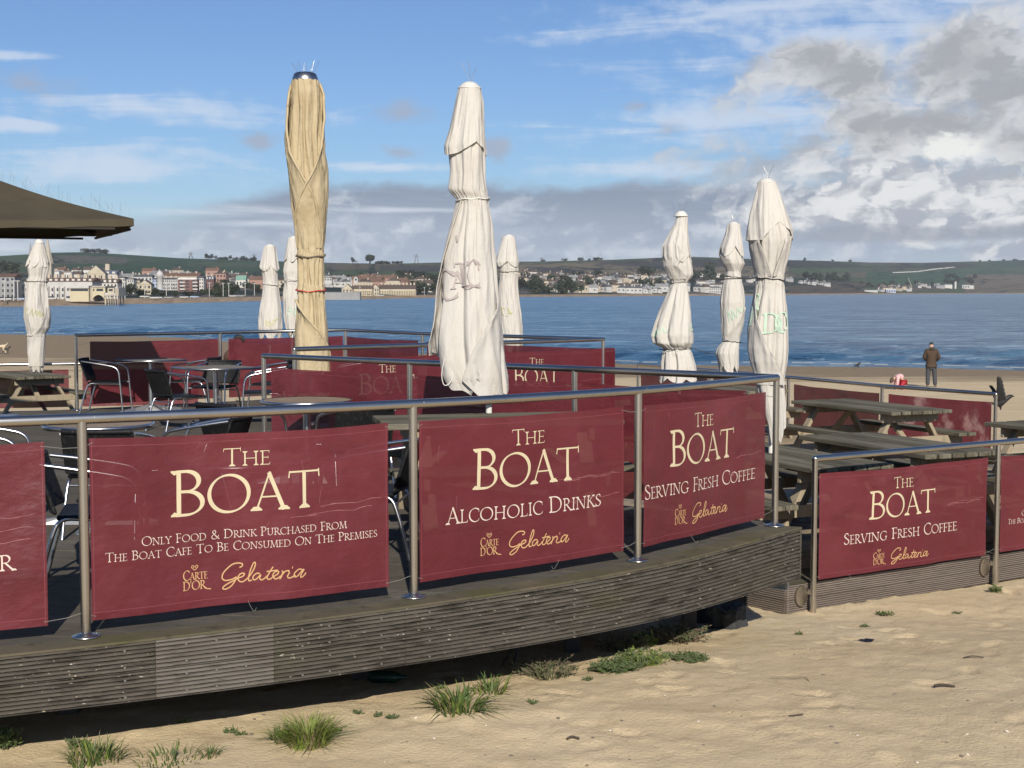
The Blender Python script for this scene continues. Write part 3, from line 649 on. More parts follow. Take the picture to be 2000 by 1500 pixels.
# ------------------------------------------------------------------ far shore: beach, town slope and downs
RIDGE = [(-600, 504), (-200, 503), (0, 500.5), (60, 497), (100, 494), (160, 493), (200, 495), (240, 497), (300, 501), (350, 504.5), (430, 507), (500, 509), (560, 511), (640, 513.5), (760, 515.5), (860, 513), (940, 511.5), (1060, 511), (1200, 507.5), (1290, 503.5), (1350, 502), (1420, 504), (1500, 507.5), (1600, 509.5), (1700, 513), (1800, 513.5), (1900, 511), (2000, 508), (2600, 503)]
def tcol(px):
    Yb = farY(px); yb = interp(FARSH, px)
    Yt = Yb * 1.2; yt = min(HOR + 2.9 * FPX / Yt, yb - 1.5)
    return Yb, yb, Yt, yt, min(Yb * 1.2 + 2600, 7200) if px < 700 else min(Yb * 1.6 + 1400, 7400), interp(RIDGE, px)
def terr(px, s):
    """point of the far land in column px: s in [-.2, 0] beach, [0, 1] town slope up to the ridge, above 1 behind it."""
    Yb, yb, Yt, yt, Yr, yr = tcol(px)
    if s < 0: t = (s + .2) / .2; Y = lerp(Yb * .985, Yt, t); z = lerp(SEAZ - .12, CAMZ + (HOR - yt) * Yt / FPX, t)
    elif s <= 1:
        Y = lerp(Yt, Yr, s ** 1.25); w = .45 * s + .55 * s * s * (3 - 2 * s); py = lerp(yt, yr, w)
        py += 1.2 * nz(px * .012, s * 4) * math.sin(math.pi * s)
        z = CAMZ + (HOR - py) * Y / FPX
    else: Y = Yr * (1 + (s - 1) * .5); z = CAMZ + (HOR - yr) * Yr / FPX - (s - 1) * 60
    return Vector(((px - 1000) / FPX * Y, Y, z))
def terr_at(px, py):
    lo, hi = 0.0, 1.0
    for _ in range(24):
        mid = (lo + hi) / 2; p = terr(px, mid); q = HOR - (p.z - CAMZ) * FPX / p.y
        if q > py: lo = mid
        else: hi = mid
    return terr(px, lo)
GREEN = (.038, .068, .038); GREEN2 = (.058, .082, .044); BROWN = (.092, .082, .055); SCRUB = (.058, .056, .050); TAN = (.15, .12, .085); DARK = (.026, .036, .028); URB = (.10, .095, .085)
def land(px, py, s):
    n = nz(px * .02, py * .12); n2 = nz(px * .006 + 3, py * .07 + 9)
    if s < 0: return (.30, .225, .15)
    c = BROWN if n2 > 0 else GREEN2
    if px < 640:
        e = 512 + .02 * abs(px - 100) + 2 * n
        if 100 < px + n * 20 and px < 620 and py > 511 + max(0, 190 - px) * .09 + n: c = GREEN
        if 370 < px < 640 and py < 522 and n2 > -.1: c = GREEN2
        if py < interp(RIDGE, px) + 6 and px > 60: c = GREEN
        elif px < 250 and py < 515 + n: c = (.095, .092, .072)
        if px < 60 and py < 512: c = GREEN2
        if 0 <= px < 34 and 515 < py < 533: c = SCRUB
        if py > 537 + n * 2: c = URB if n > 0 else DARK
    elif px < 900:
        c = GREEN2 if n2 + .15 * n > -.05 else BROWN
        if px > 740 and 519 < py < 532 and n > -.2: c = SCRUB
        if py > 541 + n * 2: c = DARK if n2 > -.1 else URB
    elif px < 1540:
        c = SCRUB if n2 + .5 * n + .5 * nz(px * .05, py * .3, 5) > 0 else (.145, .122, .082)
        if 1340 < px < 1500 and py < 521 + n * 2: c = (.048, .047, .043)
        elif 1340 < px and 521 < py < 533: c = (.145, .118, .082)
        if py < interp(RIDGE, px) + 4: c = GREEN2 if n > -.2 else BROWN
        if py > 546 + n * 4: c = DARK if n2 + n > -.15 else URB
    else:
        c = GREEN2 if n2 > -.1 else BROWN
        if py < 523 and px < 1900 and n2 + n + .6 * nz(px * .04, py * .3, 5) > .0: c = (.042, .042, .034)
        if 1690 < px < 1960 and 527 + (1960 - px) * .012 < py < 552 and n > -.6: c = (.042, .080, .042)
        if px > 1930 and py < 522: c = GREEN
        if px > 1880 and py > 536: c = (.13, .108, .075) if n2 > -.2 else SCRUB
        if px < 1690 and py > 550: c = (.085, .068, .050)
        if 1540 < px < 1660 and 544 < py < 558 and n > -.1: c = DARK
    return c
def make_land():
    cols = [lerp(-400, 2400, i / 700) for i in range(701)]
    ss = [-.2, -.13, -.06, -.001] + [i / 70 for i in range(71)] + [1.05, 1.15, 1.6, 3]
    mb = MB(); rows = []; cl = []
    for s in ss:
        r = []
        for px in cols:
            p = terr(px, s); py = HOR - (p.z - CAMZ) * FPX / p.y
            c = land(px, py, s); h = 1 + .30 * nz(px * .05, py * .5, 3) + .25 * nz(px * .16, py * 1.1, 8)
            if s >= 0 and abs(nz(px * .011 + 40, py * .09)) < .035 and s < .97: c = DARK                   # hedge lines
            r.append(p); cl.append((c[0] * h, c[1] * h, c[2] * h, 1))
        rows.append(r)
    mb.grid(rows, 0)
    m = mat('far_land', (.1, .1, .1), .95, attr='ground_cover', var=[((.012, .012, .012), (.045, .050, .034), .55, .75, 6, .55), ((.035, .035, .035), (.12, .105, .07), .62, .80, 5, .5)], coord='World', spec=.1)
    o = mb.build('far_hills', m); ca = o.data.color_attributes.new('ground_cover', 'FLOAT_COLOR', 'POINT')
    ca.data.foreach_set('color', [v for c in cl for v in c])
    tag(o, 'green and brown downs with a sandy foreshore across the bay', None, kind='structure')
make_land()

# ------------------------------------------------------------------ decks
def fascia_run(root, pts, ztop, hs, n_boards, material, splits, name='fascia_board', pitch=.0195, mats=None):
    """grooved boards along pts: hs(t) is the total height; splits are cut positions (index list) with a material each."""
    N = len(pts)
    for (i0, i1, m_) in splits:
        seg = pts[i0:i1 + 1]
        for bd in range(n_boards):
            mb = MB(); prof = []
            g = 7 if n_boards > 1 else int(hs(0) / pitch)
            for k in range(g):
                a = k / g; w = 1 / g
                prof += [(a, 0), (a + w * .50, 0), (a + w * .60, -.014), (a + w * .94, -.014)]
            prof += [(1, 0)]
            rows = []
            for i, p in enumerate(seg):
                gi = i0 + i; t = (pts[min(gi + 1, N - 1)] - pts[max(gi - 1, 0)]).normalized(); n = Vector((t.y, -t.x, 0)); u = gi / (N - 1)
                H = hs(u) / n_boards; jog = .0025 * nz(gi * .3, bd * 5) + (-.003 if bd else 0)
                pos = p + t * ((.0015 if i == 0 and i0 else 0) - (.0015 if i == len(seg) - 1 else 0))
                r = [(pos.x + n.x * -.03, pos.y + n.y * -.03, ztop - H * bd - .003)]
                r += [(pos.x + n.x * (d + jog), pos.y + n.y * (d + jog), ztop - H * bd - .002 - (H - .004) * f) for f, d in prof]
                r += [(pos.x + n.x * -.03, pos.y + n.y * -.03, ztop - H * (bd + 1) + .002)]
                rows.append(r)
            mb.grid(rows, 0, smooth=False)
            for e in (rows[0][::-1], rows[-1]): mb.add(e, [tuple(range(len(e)))], 0)
            mb.build(name, m_, root)
def deck_boards(poly, z, ang, name, root, material, w=.145, gap=.006, th=.028):
    """separate planks clipped to the outline, all in one decking mesh."""
    ca, sa = math.cos(ang), math.sin(ang)
    P = [(x * ca + y * sa, -x * sa + y * ca) for x, y in poly]
    y = min(p[1] for p in P); ymax = max(p[1] for p in P); mb = MB()
    while y < ymax:
        for yy0, yy1 in ((y, y + w),):
            def cross(v):
                xs = []
                for (a, b), (c, d) in zip(P, P[1:] + P[:1]):
                    if (b <= v) != (d <= v): xs.append(a + (v - b) / (d - b) * (c - a))
                return sorted(xs)
            A, B = cross(yy0 + .001), cross(yy1 - .001)
            if len(A) == len(B):
                for k in range(0, len(A) - 1, 2):
                    dz = rnd.uniform(-.0012, .0012)
                    q = [(A[k], yy0), (A[k + 1], yy0), (B[k + 1], yy1), (B[k], yy1)]
                    vs = [(a * ca - b * sa, a * sa + b * ca, z + dz + o) for o in (0, -th) for a, b in q]
                    mb.add(vs, [(0, 1, 2, 3), (0, 4, 5, 1), (1, 5, 6, 2), (2, 6, 7, 3), (3, 7, 4, 0)], 0)
        y += w + gap
    return mb.build(name, material, root)
def make_decks():
    root = thing('timber_deck', 'raised grey timber terrace with a curved ridged edge above the sand', 'deck')
    bB = Vector((PB[0][0], PB[0][1], 0)); q4 = Vector((PB[3][0], PB[3][1], 0)); dB = (bB - q4).normalized(); nB = Vector((-dB.y, dB.x, 0)) * -1
    inner = offs(front, .01)
    poly = [(p.x, p.y) for p in inner if p.x > -5.3]
    tail = [(q4 + nB * .15), (bB + nB * .15), Vector((-2.10, 15.0, 0)), Vector((1.42, 18.30, 0)), Vector((-2.62, 23.1, 0)), Vector((-4.45, 21.6, 0)), Vector((-6.35, 20.25, 0)), Vector((-9.5, 18.4, 0)), Vector((-11, 12, 0)), Vector((-9.5, 5.0, 0))]
    poly += [(p.x, p.y) for p in tail]
    deck_boards(poly, 0, R(-12), 'decking', root, deckwood)
    # edging board along the curve, its outer lip flush with the fascia
    mb = MB(); mb.grid([[(p.x, p.y, z) for p, z in ((offs(front, .0)[min(i, len(front) - 1)] if i < len(front) else edge[-1], .001),)] + [(e.x, e.y, -.0005)] + [(e.x, e.y, -.012)] for i, e in enumerate(edge)], 0, smooth=False)
    mb.build('edge_board', edgewood, root)
    N = len(edge)
    def at_px(px): return min(range(N), key=lambda i: abs(1000 + edge[i].x / edge[i].y * FPX - px))
    a, b, c = at_px(285), at_px(528), at_px(775)
    hs = lambda u: lerp(.285, .365, max(0, (u - .35) / .65))
    fascia_run(root, edge, -.012, hs, 2, None, [(0, a, fascia_dark), (a, b, fascia_light), (b, c, fascia_dark), (c, N - 1, fascia_dark)])
    for i in (1, a - 1, a + 1, (a + b) // 2, b - 1, b + 1, (b + c) // 2, c - 1, c + 1, c + 8, c + 16, N - 3):
        p = edge[i]; t = (edge[min(i + 1, N - 1)] - edge[max(i - 1, 0)]).normalized(); nn_ = Vector((t.y, -t.x, 0)); H = hs(i / (N - 1))
        for f in (.12, .40, .62, .90):
            q = MB(); o_ = p + nn_ * .002 + Vector((0, 0, -.012 - H * f)); q.tube([o_ - nn_ * .01, o_ + nn_ * .002], .006, 8); q.build('screw', iron, root)
    # return of the edge round the corner and along the steps
    e0 = edge[-1]; ret = [e0, e0 + dB * .35, bB + nB * .16, Vector((-2.10, 15.0, 0)), Vector((1.45, 18.30, 0)), Vector((1.3, 18.9, 0)), Vector((-2.62, 23.15, 0)), Vector((-6.4, 20.3, 0)), Vector((-9.5, 18.4, 0))]
    ret = [p + (q - p) * (k / 4) for p, q in zip(ret, ret[1:]) for k in range(4)] + [ret[-1]]
    fascia_run(root, ret, -.004, lambda u: .36, 2, None, [(0, len(ret) - 1, fascia_dark)])
    mb = MB()
    for (x, y) in ((-4.2, 6.9), (-2.4, 7.6), (-.9, 8.4), (.4, 9.3), (1.3, 10.3), (-5, 9), (-3, 10), (-1, 11), (0.2, 12.2)):
        mb = MB(); mb.box((x, y, -.62), (.1, .1, .68), None, 0, .004); mb.build('support_post', shadowwood, root)
    for (p, q) in (((-6, 6.4), (1.5, 10.7)), ((-7, 8), (.6, 12)), ((-8, 11), (-2, 14))):
        mb = MB(); mb.beam((p[0], p[1], -.12), (q[0], q[1], -.12), .05, .18); mb.build('joist', shadowwood, root)
    # lower deck
    low = thing('lower_deck', 'lower timber terrace on the seaward side with reddish ridged edge boards', 'deck')
    fa, fb, fc = [Vector((x, y, 0)) for x, y in PF]; df = (fb - fa).normalized(); nf = Vector((df.y, -df.x, 0))
    c0 = fa - df * .22 - nf * .07; c1 = fc + df * 3 - nf * .07
    left = c0 + Vector((-.62, .72, 0))
    LED = LOW - .13; back = -nf * .42; b0_ = c0 + back + df * .02; b1_ = c1 + back
    poly = [(b0_.x, b0_.y), (b1_.x, b1_.y), (8.4, 17.6), (6.6, 18.6), (2.2, 27.0), (-5.3, 27.2), (-10.8, 25.6), (-10.8, 20.5), (-4, 22.9), (-2.4, 23.4), (1.6, 18.4), (-1.9, 15.0), (left.x, left.y)]
    sandy = mat('sanded_boards', (.12, .105, .085), .9, var=[((.28, .28, .28), (.33, .255, .16), .40, .56), ((2.2, 2.2, 2.2), (.30, .23, .145), .46, .60), ((40, 40, 40), (.40, .33, .22), .62, .8)], bump=[((20, 20, 20), .4)], coord='World')
    deck_boards(poly, LOW, R(32.8), 'decking', low, sandy)
    run = [c0 + (c1 - c0) * (k / 10) for k in range(11)]; fascia_run(low, run, LED - .002, lambda u: .25, 2, None, [(0, 4, fascia_low), (4, 10, fascia_low)])
    run = [b0_ + (b1_ - b0_) * (k / 6) for k in range(7)]; fascia_run(low, run, LOW - .004, lambda u: .126, 1, None, [(0, 6, fascia_low)], pitch=.02)
    run = [left + (c0 - left) * (k / 4) for k in range(5)]; fascia_run(low, run, LED - .002, lambda u: .25, 2, None, [(0, 4, fascia_low)])
    mb = MB(); mb.grid([[tuple(p + nf * .004 + Vector((0, 0, LED + .001))), tuple(p + back * .5 + Vector((0, 0, LED + .001)))] for p in (left + nf * .02, c0, c1)], 0, smooth=False); mb.grid([[tuple(p + back * .515 + Vector((0, 0, LED + .001))), tuple(p + back * 1.02 + Vector((0, 0, LED + .001)))] for p in (left, c0, c1)], 0, smooth=False); mb.build('edge_board', edgewood, low)
    mb = MB(); pts = [Vector((8.4, 17.6, 0)), Vector((6.6, 18.6, 0)), Vector((2.2, 27.0, 0)), Vector((-5.3, 27.2, 0)), Vector((-10.8, 25.6, 0))]
    fascia_run(low, [p + (q - p) * (k / 3) for p, q in zip(pts, pts[1:]) for k in range(3)], LOW - .002, lambda u: .7, 1, None, [(0, 11, fascia_low)], pitch=.05)
    # a metal edged glass pane standing in the gap between the two levels
    a = Vector((1.70, 10.62, 0)); b = Vector((2.02, 10.36, 0)); g = thing('metal_panel', 'small pale framed panel wedged between the two deck levels', 'panel', (a.x, a.y, LOW))
    mb = MB(); mb.beam(Vector((0, 0, .06)), (b - a) + Vector((0, 0, .06)), .012, .12); mb.build('sheet', mat('dull_sheet', (.22, .24, .23), .4), g)
    mb = MB(); mb.beam((b - a) + Vector((.012, -.01, 0)), (b - a) + Vector((.012, -.01, .14)), .014, .02, (0, 1, 0)); mb.beam(Vector((0, -.012, -.004)), (b - a) + Vector((0, -.012, -.004)), .016, .012); mb.build('frame', whitepaint, g)
make_decks()
ZT, ZL = 1.095, .390                                                            # rail tops on the two levels
railing('curved steel railing along the front edge of the upper terrace, nearest the camera', PA, ZT, .0, smooth=True)
railing('steel railing slanting away from the front corner post behind the round table', PB, ZT, [.0, .0, .0, None])
railing('steel railing with two printed banners standing behind the cream parasol foot', PC, ZT, [.0, .0, None])
railing('farthest railing of the upper terrace, with a tall end post at the left', PD, ZT, .0)
railing('railing behind the picnic table at the far left, on the lower terrace', PE, ZL, LOW)
railing('lower steel railing rising from the sand at the right, posts bolted to the deck side', PF, ZL, -.885, side_mount=True)
railing('railing beyond the picnic benches at the right, in front of the standing person', PG, ZL, LOW)
def seg(P, i): return P[i], P[i + 1], (Vector(P[i + 1]) - Vector(P[i])).length
COFFEE = [('Serving Fresh Coffee', .372, .094, 1.365)]; FOOD = [('Only Food & Drink Purchased From', .424, .047, 1.10), ('The Boat Cafe To Be Consumed On The Premises', .358, .047, 1.462)]
ALCO = [('Alcoholic Drinks', .374, .096, 1.165)]; PARL = [('Ice Cream Parlour', .365, .096, 1.22)]
a, b, l = seg(PA, 1); banner(a, b, .05, l - .175, .075, .965, 'red banner at the left edge, only the letter ends UR showing', PARL, seed=1)
a, b, l = seg(PA, 2); banner(a, b, .031, 1.630, .078, .972, 'red banner asking that only food and drink bought at the cafe be consumed', FOOD, seed=2)
a, b, l = seg(PA, 3); banner(a, b, .040, 1.575, .078, .974, 'red banner advertising alcoholic drinks, on the curved front railing', ALCO, seed=3)
a, b, l = seg(PA, 4); banner(a, b, .065, 1.575, .080, .975, 'red banner serving fresh coffee beside the terrace corner post', COFFEE, seed=4, text_dx=-.065)
a, b, l = seg(PB, 0); banner(a, b, .10, l - .02, .08, .965, 'plain red banner behind the wooden round table', seed=5)
a, b, l = seg(PB, 1); banner(a, b, .08, l - .06, .08, .965, 'plain red banner behind the large white parasol', seed=6)
a, b, l = seg(PB, 2); banner(a, b, .05, l - .25, .08, .965, 'plain red banner seen behind the coffee banner', seed=7)
a, b, l = seg(PC, 0); banner(a, b, .45, 2.02, .08, .955, 'red banner whose title shows just above the round table banner', COFFEE, seed=8)
a, b, l = seg(PC, 1); banner(a, b, .35, 2.56, .08, .955, 'red banner between the large white parasol and the pair of corner rails', PARL, seed=9, text_dx=-.27)
a, b, l = seg(PD, 0); banner(a, b, .20, l - .03, .08, .975, 'half shaded plain red banner behind the grey square tables', seed=10)
a, b, l = seg(PD, 1); banner(a, b, .14, l - .05, .08, .975, 'plain red banner with the brown bag at its edge, left of the cream parasol', seed=11)
a, b, l = seg(PD, 2); banner(a, b, .05, l - .12, .08, .965, 'small plain red banner just right of the cream parasol', seed=12)
a, b, l = seg(PD, 3); banner(a, b, .10, 3.75, .08, .955, 'long plain red banner behind the corner of the two far rails', seed=13)
a, b, l = seg(PE, 0); banner(a, b, .1, l - .12, LOW + .08, .26, 'plain red banner low behind the picnic table at the far left', seed=14)
a, b, l = seg(PE, 1); banner(a, b, .12, 2.2, LOW + .08, .26, 'plain red banner behind the first black chair at the left', seed=15)
a, b, l = seg(PF, 0); banner(a, b, .050, 2.065, -.612, .242, 'red banner serving fresh coffee on the low railing above the sand', COFFEE, seed=16, text_dx=-.042)
a, b, l = seg(PF, 1); banner(a, b, .050, 2.0, -.612, .242, 'red banner cut off by the right edge, with two lines of small print', FOOD, seed=17, text_dx=-.14)
a, b, l = seg(PG, 2); banner(a, b, .15, l - .05, LOW + .08, .26, 'plain red banner behind the left half of the long picnic table', seed=18)
a, b, l = seg(PG, 3); banner(a, b, .12, l - .06, LOW + .08, .26, 'badly scuffed red banner with white wear beside the end post', seed=19, worn=True)
a, b, l = seg(PG, 1); banner(a, b, .1, l - .06, LOW + .08, .26, 'plain red banner behind the two slim white parasols', seed=20)
a, b, l = seg(PG, 0); banner(a, b, .1, l - .06, LOW + .08, .26, 'plain red banner behind the torn white parasol', seed=21)

# ------------------------------------------------------------------ closed parasols
def cloth_surface(levels, n=8, amp=.22, phase=0.0, twist=0.0, hem=None, seed=0, ties=(), grow=1.0, cnt=8, wr=.05, res=192, steps=110, sharp=1.0, th=(0, 2 * math.pi), crumple=1.6, saw=True):
    """A gathered cloth sleeve. levels: (z, cx, cy, r) from top to bottom; returns (surf(theta, t), rows)."""
    zs = [l[0] for l in levels]; z0, z1 = zs[0], zs[-1]
    def at(z):
        for a, b in zip(levels, levels[1:]):
            if z >= b[0] - 1e-9:
                t = (z - a[0]) / (b[0] - a[0]) if b[0] != a[0] else 0; t = min(1, max(0, t))
                return [lerp(a[i], b[i], t) for i in (1, 2, 3)]
        return list(levels[-1][1:])
    def surf(a, t, off=0.0):
        z = lerp(z0, z1, t)
        if hem is not None and t > .35:
            z += hem(a) * ((t - .35) / .65) ** 1.5
        cx, cy, r = at(min(max(z, z1), z0)); r *= grow * (1 + .32 * amp + .03)
        tie = max([math.exp(-((z - q) / .07) ** 2) for q in ties] + [0]); tw = twist * (z0 - z)
        w = a + tw + .55 * nz(math.cos(a) * 1.3 + seed, math.sin(a) * 1.3, z * .9) + .16 * nz(math.cos(a) * 3 + seed, math.sin(a) * 3, z * 2.1)
        f0 = 1 - abs(math.cos(w * n / 2 + phase)) ** sharp; q_ = (w * n / (2 * math.pi) + phase) % 1.0; f1 = q_ / .82 if q_ < .82 else (1 - q_) / .18; f = .45 * f0 + .55 * f1 * f1 * (3 - 2 * f1) if saw else f0
        top = min(1, t * 5)
        k = amp * (1 - .85 * tie) * (.25 + .75 * top) * (.65 + 1.1 * abs(nz(math.cos(a) * 1.1 + 9, math.sin(a) * 1.1 + seed, z * .8)))
        pl = .07 * max(tie, .35 * (1 - top)) * (1 - abs(math.cos(w * 13 + seed))) + .010 * (1 - abs(math.cos(w * 7 + 2 * seed + z)))
        wn = wr * (1 - tie) * (fbm(math.cos(w) * 1.8 + seed * 2, math.sin(w) * 1.8, z * 1.5, 3) - .2)
        tiew = .03 * tie * math.sin(z * 90 + a * 3)
        c2, s2 = math.cos(a), math.sin(a); cr = .060 * (abs(nz(c2 * 2.0 + s2 * z * .5 + seed, s2 * 2.0 - z * 1.1, z * 1.5)) - .2) + .030 * (abs(nz(c2 * 4.5 + z * 1.4, s2 * 4.5 + seed, z * 3.2)) - .2) + .004 * (abs(nz(c2 * 9 - z * 2, s2 * 9, z * 7 + seed)) - .2)
        rr = r * (1 - k * f - pl + wn + tiew - cr * crumple * (1 - .5 * tie)) + off
        return Vector((cx + rr * math.cos(a), cy + rr * math.sin(a), z))
    rows = [[surf(lerp(th[0], th[1], i / res), j / steps) for i in range(res + 1)] for j in range(steps + 1)]
    return surf, rows
def parasol(label, d, base_px, zbase, cap, skirt, body, ties, name='parasol', material=None, hem_sk=None, hem_bd=None, n=8, seed=0, spikes=3, prints=(), tie_mats=None, cap_mat=None, amp=.2, vis_pole=.0, twist=.0, tails=()):
    """profile rows are (photo row, left, right) of the silhouette, turned into heights and radii at distance d."""
    material = material or canvas
    ctr = hz(base_px[0], base_px[1], d); root = thing(name, label, 'parasol', (ctr.x, d, zbase), 0, 'closed parasols on the terrace')
    O = root.location
    def lv(rows):
        o = []
        for py, xl, xr in rows:
            a = hz(xl, py, d); b = hz(xr, py, d); o.append((a.z - O.z, (a.x + b.x) / 2 - O.x, 0.0, (b.x - a.x) / 2))
        return o
    ztop = hz(1000, cap[0], d).z - O.z; cl = hz(cap[1], cap[0], d); cr = hz(cap[2], cap[0], d); rc = (cr.x - cl.x) / 2; cx = (cl.x + cr.x) / 2 - O.x
    mb = MB(); mb.tube([(0, 0, .002), (0, 0, .4), (cx * .6, 0, ztop * .7), (cx, 0, ztop - .03)], .024, 12); mb.build('pole', whitepaint, root)
    zc = ztop - (cap[3] if len(cap) > 3 else 6) * d / FPX
    mb = MB(); h = ztop - zc
    mb.lathe([(0, h + .0), (rc * .35, h), (rc * .6, h * .86), (rc * .92, h * .42), (rc * 1.05, h * .12), (rc * 1.14, 0.004), (rc * 1.14, -.006), (rc * .7, -.012), (0, -.012)], (cx, 0, zc), 24); c = mb.build('cap', cap_mat or whitepaint, root)
    rs = random.Random(seed + 50)
    for i in range(spikes):
        a = rs.uniform(0, 6.28); rr = rc * .3 * rs.random() if spikes < 8 else rc * lerp(-.8, .8, i / (spikes - 1)); sp = MB(); x = cx + (rr if spikes >= 8 else rr * math.cos(a)); l = rs.uniform(.10, .17)
        lean = ((i / max(1, spikes - 1)) - .5) * .9 + rs.uniform(-.15, .15)
        zs0 = zc + h * (.9 if spikes < 8 else .45)
        sp.tube([(x, .02 * math.sin(a), zs0), (x + l * lean * .4, .03 * math.sin(a), zs0 + l * .5), (x + l * lean, .05 * math.sin(a), zs0 + l)], .0018, 4); sp.build('bird_spike', steel, root)
    zt = [hz(0, t, d).z - O.z for t in ties]
    sB, rB = cloth_surface(lv(body), n=n, amp=amp, phase=seed, hem=hem_bd, seed=seed, ties=zt, twist=twist)
    mb = MB(); mb.grid(rB, 0)
    side = {seam_cloth.name: 1} if material is canvas else {}
    for t0, t1 in ((.968, .974),):
        if side: mb.grid([[sB(2 * math.pi * k / 190, t0, .0025), sB(2 * math.pi * k / 190, t1, .0025)] for k in range(191)], 1)
    for k in range(8):
        if side:
            a0 = 2 * math.pi * k / 8 + seed; mb.grid([[sB(a0 - .010, j / 90, .0025), sB(a0 + .010, j / 90, .0025)] for j in range(3, 91)], 1)
    for (word, th0, row, capx, pm, rot, kk) in prints:                             # half hidden print following the folds
        z0, z1 = lv(body)[0][0], lv(body)[-1][0]; zz = hz(0, row, d).z - O.z
        cp = capx * d / FPX; ribbon.wt = 1.15; rref = max(.08, lv(body)[len(body) // 2][3])
        def place(u, v, k=0):
            uu = u * math.cos(rot) - v * math.sin(rot); vv = u * math.sin(rot) + v * math.cos(rot)
            a = th0 + uu / rref; t = min(1, max(0, (zz + vv - z0) / (z1 - z0)))
            return sB(a, t, .010 + .0004 * k)
        mi = side.setdefault(pm.name, len(side) + 1); u = -len(word) * cp * .40
        for ch in word:
            if ch == '~': ribbon(mb, place, [(p.x, p.y) for p in catmull([(u + a * cp, b * cp, 0) for a, b in ((0, .2), (.25, .9), (.35, .2), (.6, .95), (.7, .15), (1.0, .8), (1.1, .3), (1.5, .7))], 6)], cp * .09, 1, mi, .01); u += cp * 1.5
            else: u += glyph(mb, place, ch, u, 0, cp, kk, mi) + .04 * cp
    ribbon.wt = 1.0; mb.build('canopy', [material] + [MATS[k] for k in side], root)
    if skirt:
        sS, rS = cloth_surface(lv(skirt), n=n if n < 9 else 6, amp=amp * .75, phase=seed + .8, hem=hem_sk, seed=seed + 3, ties=(), wr=.03, steps=36)
        mb = MB(); mb.grid(rS, 0); inner = [[p + (Vector((0, 0, p.z)) - p) * .02 for p in r] for r in rS[::-1]]
        mb.build('top_flap', material, root)
    for i, (t, z) in enumerate(zip(ties, zt)):
        mb = MB(); pts = [sB(2 * math.pi * k / 48, (z - lv(body)[0][0]) / (lv(body)[-1][0] - lv(body)[0][0]), .006) for k in range(48)]
        for p in pts: p.z = z + .012 * math.sin(math.atan2(p.y, p.x) + seed) + .004 * math.sin(p.x * 60)
        tm = (tie_mats[i] if tie_mats else black); mb.tube(pts, .0055, 6, closed=True); so_ = mb.build('tie_strap', tm, root)
        for (ti, dx, dz) in tails:
            if ti == i:
                e = max(pts, key=lambda p: p.x * (1 if dx > 0 else -1) - p.y * .4); q = MB(); q.tube([e, e + Vector((dx * .5, -.02, dz * .6)), e + Vector((dx, -.02, dz))], .0055, 6); q.build('strap_tail', tm, so_)
    return root, sB
FRONT = -math.pi / 2
def wrap_panel(root, d, rows, edge_tab, side, back, seed, grow, material, ties=(), name='loose_panel'):
    """a free panel of the canopy wrapped round the parasol, its front edge slanting across; edge_tab: (photo row, angle from the front)."""
    O = root.location; L_ = [(hz(0, py, d).z - O.z, (hz(xl, py, d).x + hz(xr, py, d).x) / 2 - O.x, 0, (hz(xr, py, d).x - hz(xl, py, d).x) / 2) for py, xl, xr in rows]
    z0, z1 = L_[0][0], L_[-1][0]; s2, _ = cloth_surface(L_, n=4, amp=.09, phase=seed, seed=seed, ties=ties, wr=.05, steps=2, res=4, grow=grow, crumple=1.4)
    tab = [(-(hz(0, py, d).z - O.z), a) for py, a in edge_tab]; out = []
    for j in range(61):
        t = j / 60; e = FRONT + interp(tab, -lerp(z0, z1, t)); r = []
        for i in range(41):
            a = lerp(e, FRONT + side * back, i / 40); r.append(s2(a, t, .003 + .030 * math.exp(-(i / 4.0) ** 2) * min(1, t * 6) * (1 - .3 * t)))
        out.append(r)
    mb = MB(); mb.grid(out, 0); mb.grid([[p, p + (q - p) * .0 + Vector((0, .004, 0))] for p, q in [(r[0], r[1]) for r in out]], 0); mb.tube([r[0] for r in out], .004, 6); mb.build(name, material, root)
def scallop(k, ph, h, mode=0):
    def f(a):
        c = abs(math.cos(k * (a - ph) / 2)) if mode == 0 else abs(math.sin(k * (a - ph) / 2))
        return h * (1 - c ** .8) + .02 * nz(math.cos(a) * 2, math.sin(a) * 2, ph)
    return f
def hem_big(a):                                                                    # long pointed corners of the big front parasol
    b = math.atan2(math.sin(a - FRONT), math.cos(a - FRONT)) / math.pi             # -1..1 from the side facing the beach road, 0 = front
    return interp([(-1, .12), (-.62, .30), (-.42, .32), (-.22, .05), (-.04, .0), (.06, .13), (.14, .02), (.40, .0), (.55, .10), (.8, .2), (1, .12)], b) + .012 * math.sin(a * 9)
